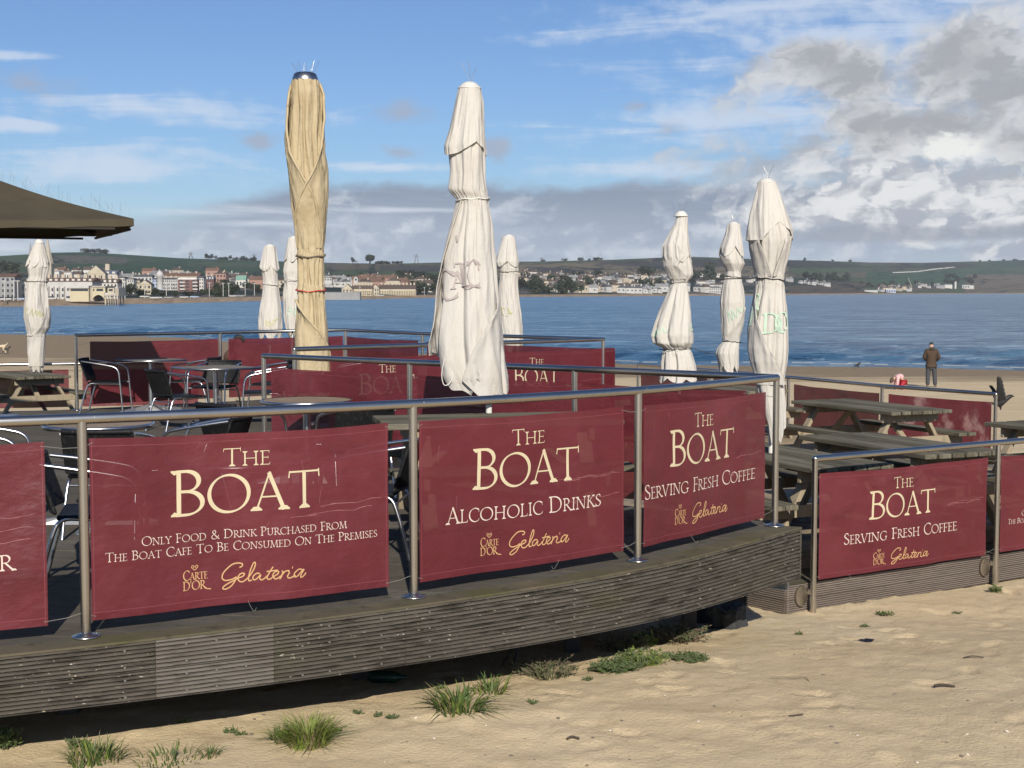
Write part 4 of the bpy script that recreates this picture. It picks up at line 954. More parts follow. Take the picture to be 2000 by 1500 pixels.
big, _ = parasol('largest white parasol with taupe lettering, standing in the picnic table behind the alcoholic drinks banner', 10.84, (955, 808), .752,
    (160, 897, 937, 12), [(170, 897, 938), (200, 889, 943), (250, 878, 945), (285, 867, 947), (305, 868, 949)],
    [(172, 900, 936), (250, 886, 942), (300, 877, 946), (340, 879, 947), (372, 876, 950), (389, 893, 952), (400, 893, 953), (430, 885, 958), (500, 868, 964), (560, 860, 970), (620, 852, 975), (670, 845, 980), (700, 845, 984), (735, 852, 987), (768, 868, 990)],
    [389], hem_sk=lambda a: .10 * (1 - abs(math.cos(1.0 * (a - FRONT) + .95)) ** .9) - .0, hem_bd=hem_big, n=7, seed=2, spikes=3, tie_mats=[whitepaint], amp=.17,
    prints=[('C', FRONT - .52, 588, 54, print_taupe, .10, .72), ('A', FRONT - .20, 566, 34, print_taupe, .18, .85), ('T', FRONT + .10, 560, 46, print_taupe, .12, .62), ("C", FRONT + .46, 569, 54, print_taupe, .0, .48), ("'", FRONT + .26, 496, 44, print_taupe, .5, .9)])
wrap_panel(big, 10.84, [(588, 857, 972), (620, 852, 975), (670, 845, 980), (700, 845, 984), (735, 852, 987), (770, 872, 989)], [(588, 1.25), (630, .62), (680, .18), (740, -.22), (770, .12)], 1, 2.7, 61, 1.0, canvas)
wrap_panel(big, 10.84, [(392, 893, 953), (430, 885, 958), (500, 868, 964), (560, 860, 970), (620, 852, 975), (670, 845, 980), (694, 844, 984)], [(392, -.75), (470, -.95), (560, -1.15), (640, -1.05), (694, -1.35)], -1, 2.6, 63, 1.02, canvas)
mbl = MB(); p0 = hz(868, 700, 10.6); mbl.tube(catmull([p0, p0 + Vector((-.02, -.01, -.12)), p0 + Vector((.0, -.01, -.2)), p0 + Vector((.05, 0, -.17)), p0 + Vector((.06, .02, -.08))], 6), .004, 5)
tag(mbl.build('hanging_cord', whitepaint), 'white cord loop dangling from the hem of the largest white parasol', 'cord')
def hem_r(a):
    b = math.atan2(math.sin(a - FRONT), math.cos(a - FRONT)) / math.pi
    return interp([(-1, .2), (-.5, .22), (-.3, .25), (-.18, .0), (.0, .06), (.15, .0), (.32, .10), (.6, .2), (1, .2)], b)
tall, _ = parasol('tall white parasol with faded green lettering behind the front corner post', 12.62, (1506, 888), LOW + .752,
    (348, 1482, 1513, 8), [(355, 1481, 1514), (380, 1475, 1525), (420, 1464, 1538), (448, 1458, 1547), (470, 1456, 1549)],
    [(357, 1484, 1512), (420, 1470, 1532), (455, 1464, 1545), (470, 1463, 1545), (490, 1466, 1541), (520, 1472, 1533), (545, 1478, 1528), (560, 1478, 1530), (600, 1470, 1534), (640, 1463, 1537), (680, 1463, 1538), (705, 1467, 1537), (725, 1474, 1533), (748, 1478, 1530), (790, 1486, 1534), (830, 1494, 1534), (866, 1496, 1533)],
    [545], hem_sk=lambda a: .16 * max(0, 1 - abs(math.atan2(math.sin(a - FRONT - .35), math.cos(a - FRONT - .35))) / .75) ** .6, hem_bd=hem_r, n=6, seed=5, spikes=2, amp=.24, twist=.25, tails=[(0, -.52, -.01)],
    prints=[('D', FRONT - .05, 652, 40, print_green, -.02, 1.1), ('O', FRONT + .75, 650, 40, print_green, 0, .8), ("R", FRONT - .85, 645, 42, print_green, 0, .8), ('P', FRONT - .75, 600, 26, print_green, .3, .8)])
wrap_panel(tall, 12.62, [(556, 1478, 1530), (600, 1470, 1534), (640, 1463, 1537), (680, 1463, 1538), (705, 1467, 1537), (725, 1473, 1533), (750, 1477, 1531)], [(556, -1.2), (620, -.75), (680, -.15), (720, .35), (750, .9)], -1, 2.8, 65, 1.02, canvas)
wrap_panel(tall, 12.62, [(462, 1464, 1545), (490, 1466, 1541), (520, 1472, 1533), (540, 1478, 1528)], [(462, .55), (500, .35), (540, .05)], 1, 2.6, 67, 1.03, canvas)
wrap_panel(tall, 12.62, [(462, 1464, 1545), (490, 1466, 1541), (520, 1472, 1533), (540, 1478, 1528)], [(462, -.75), (500, -.40), (540, -.05)], -1, 2.6, 68, 1.03, canvas)
torn, _ = parasol('torn white parasol with its ribs showing under the cap, tied twice with black straps', 20.0, (1327, 750), LOW + .752,
    (412, 1318, 1343, 10), [(440, 1316, 1338), (460, 1306, 1345), (480, 1296, 1347), (500, 1295, 1350), (512, 1298, 1352)],
    [(424, 1322, 1343), (450, 1314, 1343), (475, 1303, 1345), (500, 1297, 1349), (520, 1298, 1352), (537, 1305, 1353), (552, 1312, 1341), (570, 1305, 1344), (600, 1292, 1348), (630, 1280, 1351), (655, 1273, 1355), (670, 1276, 1354), (681, 1299, 1346), (692, 1294, 1352), (715, 1292, 1360), (748, 1288, 1362)],
    [552, 681], hem_sk=scallop(5, 1.1, .10), hem_bd=scallop(6, .3, .08), n=7, seed=8, spikes=3, amp=.24, tails=[(1, .34, -.09)],
    prints=[('~', FRONT - 1.0, 660, 20, print_green, .2, 1), ('~', FRONT + .9, 650, 18, print_green, -.3, 1)])
wrap_panel(torn, 20.0, [(470, 1304, 1345), (500, 1297, 1349), (520, 1298, 1352), (545, 1308, 1346)], [(470, -.3), (500, .25), (520, -.2), (545, .5)], -1, 2.6, 69, 1.05, canvas)
slim, _ = parasol('slim white parasol with green scribble, standing left of the corner post parasol', 21.7, (1429, 765), LOW + .752,
    (433, 1424, 1442, 5), [(437, 1422, 1445), (460, 1416, 1448), (485, 1406, 1451), (500, 1404, 1453)],
    [(438, 1424, 1443), (490, 1410, 1449), (505, 1408, 1452), (515, 1412, 1455), (530, 1420, 1447), (541, 1417, 1446), (560, 1411, 1452), (590, 1407, 1455), (620, 1408, 1452), (650, 1410, 1447), (667, 1413, 1443), (680, 1402, 1443), (690, 1399, 1443), (712, 1405, 1443), (728, 1406, 1442)],
    [541, 667], hem_sk=scallop(4, FRONT + .2, .16, 1), hem_bd=scallop(5, .8, .12), n=5, seed=11, spikes=3, amp=.22, tails=[(1, .05, 0)],
    prints=[('~', FRONT + .1, 628, 26, print_green, .5, .8)])
wrap_panel(slim, 21.7, [(600, 1407, 1455), (630, 1408, 1451), (650, 1410, 1447), (664, 1413, 1443)], [(600, .9), (630, .3), (664, -.7)], 1, 2.7, 71, 1.04, canvas)
wrap_panel(slim, 21.7, [(500, 1407, 1451), (515, 1412, 1455), (530, 1420, 1447), (538, 1418, 1446)], [(500, -.5), (538, -.05)], -1, 2.6, 72, 1.05, canvas)
parasol('white parasol with olive lettering half hidden behind the largest one', 27.0, (995, 700), LOW + .752,
    (458, 985, 1003, 5), [(462, 982, 1005), (490, 974, 1010), (512, 968, 1013), (520, 970, 1013)],
    [(463, 985, 1002), (512, 973, 1011), (524, 976, 1012), (531, 978, 1011), (560, 974, 1011), (600, 973, 1015), (640, 975, 1020), (670, 979, 1022), (690, 984, 1014)],
    [531], hem_sk=scallop(4, FRONT, .10, 1), hem_bd=scallop(6, .3, .2), n=7, seed=14, spikes=2, amp=.2, prints=[('TA', FRONT - .2, 618, 15, print_olive, .1, .9)])
parasol('white parasol standing alone just left of the cream parasol', 30.0, (527, 665), LOW + .752,
    (477, 518, 536, 5), [(481, 516, 538), (505, 511, 541), (524, 507, 544), (530, 508, 544)],
    [(482, 519, 535), (525, 511, 542), (540, 513, 542), (557, 514, 543), (580, 512, 546), (610, 506, 550), (640, 504, 552), (664, 509, 548)],
    [557], hem_sk=scallop(4, FRONT + .4, .14, 1), hem_bd=scallop(6, .7, .15), n=6, seed=17, spikes=2, amp=.2, prints=[('~', FRONT + .2, 640, 14, print_olive, .4, .8)])
parasol('white parasol partly hidden by the cream parasol', 27.0, (570, 670), LOW + .752,
    (461, 566, 580, 5), [(464, 563, 583), (490, 558, 588), (512, 554, 590)],
    [(465, 566, 580), (505, 558, 588), (530, 554, 589), (548, 557, 586), (580, 554, 589), (620, 556, 590), (650, 561, 589), (662, 566, 586)],
    [548], hem_sk=scallop(5, FRONT + .7, .14, 1), hem_bd=scallop(5, .2, .18), n=6, seed=19, spikes=2, amp=.22, prints=[('~', FRONT + .2, 622, 20, print_green, .5, .8)])
crum, _ = parasol('crumpled white parasol in the picnic table at the far left', 25.3, (70, 728), LOW + .752,
    (467, 68, 85, 7), [(478, 66, 86), (495, 60, 90), (512, 52, 95), (522, 50, 96)],
    [(474, 68, 85), (500, 61, 90), (522, 54, 95), (540, 57, 92), (551, 54, 90), (570, 51, 92), (600, 48, 94), (620, 48, 96), (640, 52, 94), (652, 55, 87), (663, 55, 85), (690, 55, 85), (710, 58, 84), (728, 62, 82)],
    [551, 657], hem_sk=scallop(6, FRONT + .5, .14, 1), hem_bd=scallop(6, .2, .1), n=6, seed=22, spikes=2, amp=.26, prints=[('CA~', FRONT - .1, 618, 15, print_olive, -.2, .9)])
wrap_panel(crum, 25.3, [(600, 48, 94), (620, 48, 96), (640, 52, 94), (652, 55, 87), (690, 55, 85), (715, 59, 84)], [(600, 1.1), (640, .5), (670, -.3), (715, -.8)], 1, 2.6, 73, 1.05, canvas)
# the tall cream parasol: ribbed core, two wrapped flaps, rope and red cord
def cream_parasol():
    d = 17.0; zb = 0.0; ctr = hz(610, 740, d); d0 = Vector((ctr.x, d, zb))
    root = thing('parasol', 'tall stained cream parasol with a steel cap and a red cord round it', 'parasol', d0, 0, 'closed parasols on the terrace')
    def lv(rows): return [(hz(0, py, d).z, (hz(xl, py, d).x + hz(xr, py, d).x) / 2 - d0.x, 0, (hz(xr, py, d).x - hz(xl, py, d).x) / 2) for py, xl, xr in rows]
    ztop = hz(0, 142, d).z; zc = hz(0, 158, d).z; cx = hz(596, 150, d).x - d0.x; rc = 25.5 * d / FPX; h = ztop - zc
    mb = MB(); mb.tube([(0, 0, .0), (0, 0, 2), (cx, 0, zc)], .045, 14); mb.build('pole', steel, root)
    mb = MB(); mb.lathe([(0, .10), (.55 * rc, .32), (.55 * rc, 0)], (0, 0, 0), 20); mb.lathe([(.45, 0), (.45, .06), (.1, .09), (0, .09)], (0, 0, .001), 28); mb.build('base', iron, root)
    mb = MB(); mb.lathe([(0, h), (rc * .70, h * .98), (rc * .84, h * .84), (rc * .97, h * .30), (rc, .04 * h), (rc, 0), (rc * .9, 0)], (cx, 0, zc), 32); mb.build('cap', steel, root)
    rs = random.Random(3)
    for i in range(11):
        x = cx + rc * lerp(-.62, .62, i / 10); l = rs.uniform(.09, .14); ln = lerp(-.6, .6, i / 10) + rs.uniform(-.25, .25); sp = MB()
        sp.tube([(x, rs.uniform(-.08, .08), ztop - .01), (x + l * ln, rs.uniform(-.05, .05), ztop + l)], .0019, 4); sp.build('bird_spike', steel, root)
    body = lv([(157, 572, 621), (180, 571, 625), (220, 570, 627), (300, 566, 628), (360, 568, 630), (400, 571, 634), (440, 577, 633), (480, 581, 632), (500, 582, 631), (540, 582, 631), (566, 582, 632), (600, 583, 634), (640, 580, 637), (660, 578, 638), (690, 578, 640), (730, 580, 641)])
    zt = [hz(0, 500, d).z, hz(0, 566, d).z]
    s, r = cloth_surface(body, n=11, amp=.30, phase=.3, seed=31, ties=zt, wr=.04, twist=.03, steps=150, crumple=1.1, grow=.98, hem=scallop(5, .4, .16))
    mb = MB(); mb.grid(r, 0); mb.build('canopy', canvas_old, root)
    def flap(nm, side, rowsL, edge_tab, back, seed, grow):
        # a wrapped panel from the back round to a slanting front edge; edge_tab: (z row, angle from front)
        L_ = lv(rowsL); z0, z1 = L_[0][0], L_[-1][0]
        s2, _ = cloth_surface(L_, n=3, amp=.07, phase=seed, seed=seed, ties=[zt[0]], wr=.06, steps=2, res=4, grow=grow, crumple=1.5)
        tab = [(-hz(0, py, d).z, ang) for py, ang in edge_tab]; rows = []
        for j in range(71):
            t = j / 70; z = lerp(z0, z1, t); e = FRONT + interp(tab, -z); rr = []
            for i in range(49):
                a = lerp(e, FRONT + side * back, i / 48); lift = .040 * math.exp(-(i / 5.0) ** 2) * (1 - t * .5)
                rr.append(s2(a, t, lift + .004))
            rows.append(rr)
        # rolled front edge
        m2 = MB(); m2.grid(rows, 0); m2.tube([q[0] for q in rows], .015, 8); m2.build(nm, canvas_old, root)
    flap('wrapped_flap', -1, [(164, 578, 616), (185, 572, 623), (200, 569, 625), (240, 562, 628), (268, 558, 630), (300, 559, 631), (335, 564, 635), (372, 568, 637), (400, 571, 636), (440, 578, 633), (470, 583, 631), (485, 585, 629)], [(168, -1.45), (230, -.95), (300, -.62), (355, .0), (392, .45), (485, .9)], 2.9, 41, 1.02)
    flap('wrapped_flap', 1, [(164, 578, 616), (185, 572, 623), (200, 569, 625), (240, 564, 629), (300, 562, 632), (330, 564, 637), (370, 567, 638), (400, 570, 637), (440, 578, 633), (470, 583, 631), (485, 585, 629)], [(168, 1.5), (230, 1.25), (290, .95), (340, .35), (392, -.35), (440, -.9), (485, -1.2)], 2.9, 43, 1.05)
    flap('wrapped_flap', -1, [(585, 582, 633), (620, 581, 636), (650, 577, 638), (690, 577, 640), (725, 580, 641)], [(585, -.9), (625, .0), (655, .75), (690, 1.4), (725, 1.5)], 2.6, 47, 1.04)
    for (py, mt, rr) in ((499, mat('hemp_rope', (.16, .13, .09), .9), .009), (566, mat('red_cord', (.45, .03, .02), .5), .0065)):
        z = hz(0, py, d).z; mb = MB(); pts = []
        for k in range(40):
            a = 2 * math.pi * k / 40; p = s(a, (z - body[0][0]) / (body[-1][0] - body[0][0]), .014); p.z = z + .02 * math.sin(a * 1) + .006 * math.sin(5 * a); pts.append(p)
        mb.tube(pts, rr, 6, closed=True); mb.build('tie_cord', mt, root)
cream_parasol()
def open_parasol():
    c0 = Vector((-4.50, 17.0, 2.55)); ax = Vector((-.915, -.40, 0)).normalized(); ay = Vector((-ax.y, ax.x, 0)) * -1
    S = 3.5; ctr = c0 + ax * S / 2 + ay * S / 2; zp = 3.22 - c0.z
    root = thing('open_parasol', 'large open olive parasol with bird spikes along its ridge, top left', 'parasol', (ctr.x, ctr.y, 0))
    O = Vector((ctr.x, ctr.y, 0)); cs = [c0, c0 + ax * S, c0 + ax * S + ay * S, c0 + ay * S]; cs = [c - O for c in cs]; pk = Vector((0, 0, zp + c0.z))
    mb = MB(); N = 16
    for k in range(4):
        a, b = cs[k], cs[(k + 1) % 4]; rows = []
        for j in range(N + 1):
            t = j / N; p, q = a.lerp(pk, t), b.lerp(pk, t)
            rows.append([p.lerp(q, i / N) - Vector((0, 0, .05 * math.sin(math.pi * i / N) * (1 - t) + .05 * math.sin(math.pi * t))) for i in range(N + 1)])
        mb.grid(rows, 0)
    mb.build('canopy', olive, root)
    for k in range(4):
        a, b = cs[k], cs[(k + 1) % 4]; rows = []
        for i in range(17):
            p = a.lerp(b, i / 16); dz = .05 * math.sin(math.pi * i / 16); rows.append([p - Vector((0, 0, dz)), p - Vector((0, 0, dz + .085 + .006 * math.sin(i * 2)))])
        m2 = MB(); m2.grid(rows, 0); m2.build('valance', olive, root)
        m2 = MB(); m2.beam(a.lerp(pk, .03) - Vector((0, 0, .06)), pk - Vector((0, 0, .12)), .03, .04); m2.build('rib', darkfab, root)
        m2 = MB(); m2.beam(a.lerp(b, .055) - Vector((0, 0, .085)) + (-a).normalized() * .05, a.lerp(b, .945) - Vector((0, 0, .085)) + (-a).normalized() * .05, .03, .03); m2.build('edge_bar', darkfab, root)
    m2 = MB(); m2.tube([(0, 0, 0), (0, 0, pk.z)], .045, 14); m2.build('pole', iron, root)
    m2 = MB(); m2.box((0, 0, .05), (.9, .9, .1), None, 0, .02); m2.build('base', iron, root)
    rs = random.Random(5); a = cs[0]
    for k in range(46):
        t = lerp(.03, .80, k / 45)
        if .30 < t < .36: continue
        p = a.lerp(pk, t) - Vector((0, 0, .05 * math.sin(math.pi * t))); l = rs.uniform(.10, .19); m2 = MB(); ln = rs.uniform(-.75, .25)
        m2.tube([p, p + Vector((ln * l, rs.uniform(-.3, .3) * l, l))], .0011, 4); m2.build('bird_spike', iron, root)
open_parasol()

# ------------------------------------------------------------------ picnic tables
def make_picnic(label, loc, rz, L=2.0, W=.90):
    t = thing('picnic_table', label, 'picnic table', loc, rz, 'weathered picnic tables')
    rs = random.Random(int(abs(loc[0]) * 100))
    mb = MB(); npl = 6; w = W / npl - .016
    for i in range(npl): mb.box((rs.uniform(-.006, .006), -W / 2 + (i + .5) * W / npl, .728 + rs.uniform(-.002, .002)), (L + rs.uniform(-.01, .01), w, .044), None, 0, .006)
    mb.build('tabletop', plank_grey, t)
    for sy in (-1, 1):
        mb = MB()
        for k in (0, 1): mb.box((rs.uniform(-.008, .008), sy * (W / 2 + .17 + .135 * k), .435), (L, .128, .044), None, 0, .006)
        mb.build('bench', plank_grey, t)
    for sx in (-1, 1):
        x = sx * (L / 2 - .28)
        for sy in (-1, 1):
            mb = MB(); mb.beam((x, sy * .24, .700), (x, sy * (W / 2 + .20), .002), .045, .105, (1, 0, 0)); mb.build('leg', plank_pale, t)
        mb = MB(); mb.beam((x + sx * .048, -W / 2 - .34, .362), (x + sx * .048, W / 2 + .34, .362), .045, .10); mb.build('bench_support', plank_pale, t)
        mb = MB(); mb.beam((x + sx * .048, -W / 2 + .05, .650), (x + sx * .048, W / 2 - .05, .650), .045, .10); mb.build('top_batten', plank_pale, t)
        mb = MB(); mb.beam((x - sx * .02, 0, .36), (x - sx * .42, 0, .69), .045, .075, (0, 1, 0)); mb.build('brace', plank_pale, t)
    return t
def axis(dx, dy): return math.atan2(dy, dx)
rzG = axis(.41, -.91)
make_picnic('picnic table on the upper terrace carrying the largest white parasol', (-.12, 10.52, 0), R(13), 1.75, .80)
make_picnic('long picnic table in front of the scuffed red banner at the right', (4.55, 18.08, LOW), rzG, 2.05, .95)
make_picnic('picnic table just above the low front railing, half cut by its rail', (3.68, 13.55, LOW), rzG, 1.9, .92)
make_picnic('picnic table whose plank ends face the low railing end post, with the corner parasol', (2.42, 12.62, LOW), rzG, 2.0, .86)
make_picnic('picnic table far back beside the corner parasol, only its end showing', (3.30, 21.55, LOW), rzG, 1.9, .9)
make_picnic('picnic table carrying the torn white parasol', (2.25, 20.6, LOW), R(150), 1.9, .9)
make_picnic('picnic table cut off by the right edge of the photo', (6.05, 14.95, LOW), rzG, 2.0, .92)
make_picnic('picnic table at the far left under the crumpled parasol', (-8.62, 25.0, LOW), R(-52), 2.1, .95)
make_picnic('picnic table beyond the far railing under the half hidden parasol', (-.05, 27.0, LOW), R(20), 1.9, .9)
make_picnic('picnic table beyond the far railing under the two left parasols', (-4.6, 28.6, LOW), R(140), 1.9, .9)

# ------------------------------------------------------------------ cafe chairs and tables
def make_chair():
    t = thing('cafe_chair', '', 'chair', (0, 0, 0), 0, 'black wicker cafe chairs with aluminium arms')
    rows = []
    for j in range(9):
        y = lerp(-.21, .22, j / 8); rows.append([Vector((x, y, .432 - .018 * math.sin(math.pi * (x + .22) / .44) * math.sin(math.pi * j / 8) - .03 * max(0, y - .17) * 6)) for x in [lerp(-.22, .22, i / 10) for i in range(11)]])
    mb = MB(); mb.grid(rows, 0); mb.grid([[p - Vector((0, 0, .022)) for p in r] for r in rows[::-1]], 0)
    mb.tube([(-.225, -.21, .42), (.225, -.21, .42), (.225, .215, .415), (-.225, .215, .415)], .014, 8, closed=True); mb.build('seat', wicker, t)
    rows = []
    for j in range(13):
        s = j / 12; y = -.215 - .095 * s; z = .45 + .285 * s
        rows.append([Vector((x, y - .045 * (1 - (x / .235) ** 2) + .0035 * (math.sin(i * math.pi) if 0 else (1 if i % 2 else -1)), z)) for i, x in enumerate([lerp(-.235, .235, k / 22) for k in range(23)])])
    mb = MB(); mb.grid(rows, 0); mb.grid([[p - Vector((0, .018, 0)) for p in r] for r in rows[::-1]], 0)
    top = rows[-1]; mb.tube([p + Vector((0, -.009, .004)) for p in top[::2]], .019, 8); mb.tube([p + Vector((0, -.009, 0)) for p in rows[0][::2]], .012, 8)
    for e in (0, -1): mb.tube([r[e] + Vector((0, -.009, 0)) for r in rows], .012, 8)
    mb.build('backrest', wicker, t)
    for sx in (-1, 1):
        mb = MB(); mb.tube(catmull([(sx * .275, .27, .001), (sx * .272, .235, .42), (sx * .27, .215, .575), (sx * .27, .165, .635), (sx * .27, .07, .662), (sx * .265, -.12, .695), (sx * .245, -.30, .722)], 5), .0125, 10); mb.tube([(sx * .2715, .228, .405), (sx * .20, .21, .405)], .010, 8); mb.build('arm_frame', alu, t)
        mb = MB(); mb.tube(catmull([(sx * .245, -.33, .001), (sx * .235, -.25, .30), (sx * .225, -.19, .405), (sx * .22, -.05, .408), (sx * .22, .21, .405)], 5), .0125, 10); mb.build('rear_leg', alu, t)
    mb = MB(); mb.tube([(-.232, -.225, .36), (.232, -.225, .36)], .008, 8); mb.build('stretcher', alu, t)
    return t
chair0 = make_chair(); chairs = []
def put_chair(x, y, deg, label):
    if not chairs: chair0.location = (x, y, .001); chair0.rotation_euler.z = R(deg); chair0['label'] = label; chairs.append(chair0)
    else: chairs.append(dup(chair0, (x, y, .001), R(deg), label))
put_chair(-5.66, 19.85, -88, 'black cafe chair side on, left of the farthest grey square table')
put_chair(-4.55, 20.25, 80, 'black cafe chair facing left between the two grey square tables')
put_chair(-4.02, 17.15, -48, 'black cafe chair with its ribbed back to us before the nearer square table')
put_chair(-3.98, 18.95, 165, 'black cafe chair beyond the nearer square table, under the railing gap')
put_chair(-3.14, 17.85, 100, 'black cafe chair right of the nearer square table, facing left')
put_chair(-3.30, 19.6, 78, 'black cafe chair in front of the banner with the brown bag')
put_chair(-2.25, 19.7, 95, 'black cafe chair under the dark table behind the slanting rail end')
put_chair(-2.28, 12.05, -35, 'black cafe chair left of the wooden round table, its back to us')
put_chair(-1.30, 11.72, 22, 'black cafe chair before the wooden round table, arm at its left')
put_chair(-2.80, 9.86, 0, 'black cafe chair tucked in front of the aluminium rimmed round table')
put_chair(-2.36, 10.75, 82, 'black cafe chair right of the aluminium rimmed round table, arm slanting down')
put_chair(-3.74, 10.15, -80, 'chair at the left edge of the photo, only its chrome arms showing')
put_chair(-2.37, 8.12, -78, 'black cafe chair between the two left banners beside the leftmost post')
put_chair(-.93, 8.98, 84, 'black cafe chair between the food and drink banner and the middle post')
put_chair(-3.42, 7.5, -60, 'black cafe chair behind the banner at the left edge')
def bistro(label, loc, rz, kind, r=.39, topm=None):
    t = thing('cafe_table', label, 'table', loc, rz, 'cafe tables on the terrace')
    mb = MB()
    if kind == 'round': mb.lathe([(0, .735), (r - .012, .735), (r - .004, .731), (r - .004, .712), (0, .712)], (0, 0, 0), 48, smooth=False)
    else: mb.box((0, 0, .724), (r * 2 - .01, r * 2 - .01, .022), None, 0, .004)
    mb.build('table_top', topm or laminate, t)
    mb = MB()
    if kind == 'round': mb.lathe([(r - .004, .738), (r + .006, .738), (r + .009, .726), (r + .006, .705), (r - .01, .705), (r - .003, .712)], (0, 0, 0), 48)
    else: mb.tube([(-r, -r, .722), (r, -r, .722), (r, r, .722), (-r, r, .722)], .0135, 8, closed=True)
    mb.build('rim', alu, t)
    mb = MB(); mb.tube([(0, 0, .04), (0, 0, .71)], .034, 16); mb.build('pedestal', alu, t)
    mb = MB(); mb.lathe([(0, .115), (.05, .11), (.075, .07), (.075, .03), (0, .03)], (0, 0, 0), 20)
    for k in range(4):
        a = math.pi / 2 * k; c, s = math.cos(a), math.sin(a)
        pts = [(.05, .045, .10), (.24, .035, .062), (.44, .05, .035), (.475, .03, .012)]; rows = []
        for x, w, z in pts: rows.append([Vector((x * c - y * s, x * s + y * c, zz)) for y, zz in ((-w, .003), (-w * .6, z), (w * .6, z), (w, .003))])
        mb.grid(rows, 0, smooth=False); mb.add(rows[-1], [(0, 1, 2, 3)], 0)
    mb.build('foot', iron, t)
    return t
bistro('grey square table farthest away, before the half shaded banner', (-5.08, 19.95, 0), R(38), 'sq', .37, slate_top)
bistro('nearer grey square table with three black chairs round it', (-3.74, 17.9, 0), R(40), 'sq', .40, slate_top)
bistro('dark square table top seen level with the slanting rail, left of the cream parasol foot', (-2.90, 20.4, 0), R(20), 'sq', .42, slate_top)
bistro('round wooden topped table behind the food and drink banner', (-1.80, 12.42, 0), 0, 'round', .395)
bistro('round table with a bright aluminium rim behind the leftmost post', (-2.98, 10.2, 0), 0, 'round', .385)
bistro('round table hidden behind the food and drink banner, one grey foot showing below it', (-1.56, 8.03, 0), R(-50), 'round', .40)

# bag hanging over the far railing banner
bp = thing('shoulder_bag', 'brown bag hanging by its strap over a banner end left of the cream parasol', 'bag', (-4.30, 21.62, .60))
brown = mat('brown_leather', (.075, .038, .026), .5, bump=[((14, 14, 14), .3)])
mb = MB(); rows = []
for j in range(15):
    q_ = j / 14; w = .012 + .095 * math.sin(math.pi * q_ ** .8) ** .8; rows.append([Vector((w * math.cos(a) + .03 * q_, .05 * math.sin(a) * math.sin(math.pi * q_) ** .5, .23 * q_)) for a in [2 * math.pi * k / 20 for k in range(20)]])
mb.grid(rows, 0, closed=True); mb.build('bag_body', brown, bp)
mb = MB(); mb.tube(catmull([(-.05, -.03, .05), (-.02, -.05, -.01), (.06, -.05, -.015), (.10, -.03, .06)], 6), .007, 8); mb.build('strap_loop', mat('tan_strap', (.20, .15, .10), .6), bp)
mb = MB(); mb.tube(catmull([(.03, .0, .22), (.055, -.0, .29), (.085, .0, .355), (.12, .01, .385)], 6), .012, 8); mb.build('shoulder_strap', black, bp)
mb = MB(); mb.tube(catmull([(.07, .02, .30), (.09, .02, .365), (.13, .02, .39), (.18, .02, .38), (.21, .02, .32)], 6), [.02 + .022 * math.sin(math.pi * k / 24) for k in range(25)], 10); mb.build('folded_flap', mat('dark_cloth', (.02, .018, .018), .8), bp)

# ------------------------------------------------------------------ buildings across the bay
WALLS = {'white': (.43, .42, .40), 'cream': (.42, .37, .27), 'yellow': (.44, .39, .265), 'grey': (.25, .25, .245), 'stone': (.36, .32, .26), 'brick': (.21, .115, .085), 'pink': (.30, .18, .14), 'darkred': (.16, .085, .075), 'blue': (.34, .39, .50), 'pale': (.50, .48, .44), 'buff': (.42, .36, .28), 'brown': (.20, .13, .09)}
ROOFS = {'slate': (.075, .078, .085), 'tile': (.135, .080, .055), 'brown': (.085, .062, .050), 'green': (.16, .28, .22), 'dark': (.035, .036, .04), 'grey': (.22, .22, .22), 'bluegrey': (.07, .085, .115), 'white': (.6, .6, .58)}
def wm(k): return mat('wall_' + k, WALLS[k], .85, var=[((.25, .25, .25), tuple(v * .82 for v in WALLS[k]), .45, .75)])
def rm(k): return mat('roof_' + k, ROOFS[k], .8, var=[((.6, .6, .6), tuple(v * .7 for v in ROOFS[k]), .45, .75)])
wglass = mat('window_glass', (.035, .04, .05), .15, spec=.6)
def roof_mesh(mb, w, dp, h, rh, kind, over=.0):
    x, y = w / 2 + over, dp / 2 + over
    if kind == 'gable': mb.add([(-x, -y, h), (x, -y, h), (x, y, h), (-x, y, h), (-x, 0, h + rh), (x, 0, h + rh)], [(0, 1, 5, 4), (2, 3, 4, 5), (0, 4, 3), (1, 2, 5), (0, 3, 2, 1)])
    elif kind == 'front': mb.add([(-x, -y, h), (x, -y, h), (x, y, h), (-x, y, h), (0, -y, h + rh), (0, y, h + rh)], [(0, 4, 5, 3), (1, 2, 5, 4), (0, 1, 4), (2, 3, 5), (0, 3, 2, 1)])
    elif kind == 'hip': mb.add([(-x, -y, h), (x, -y, h), (x, y, h), (-x, y, h), (-x * .55, 0, h + rh), (x * .55, 0, h + rh)], [(0, 1, 5, 4), (2, 3, 4, 5), (0, 4, 3), (1, 2, 5), (0, 3, 2, 1)])
    else: mb.box((0, 0, h + rh / 2), (2 * x, 2 * y, rh))
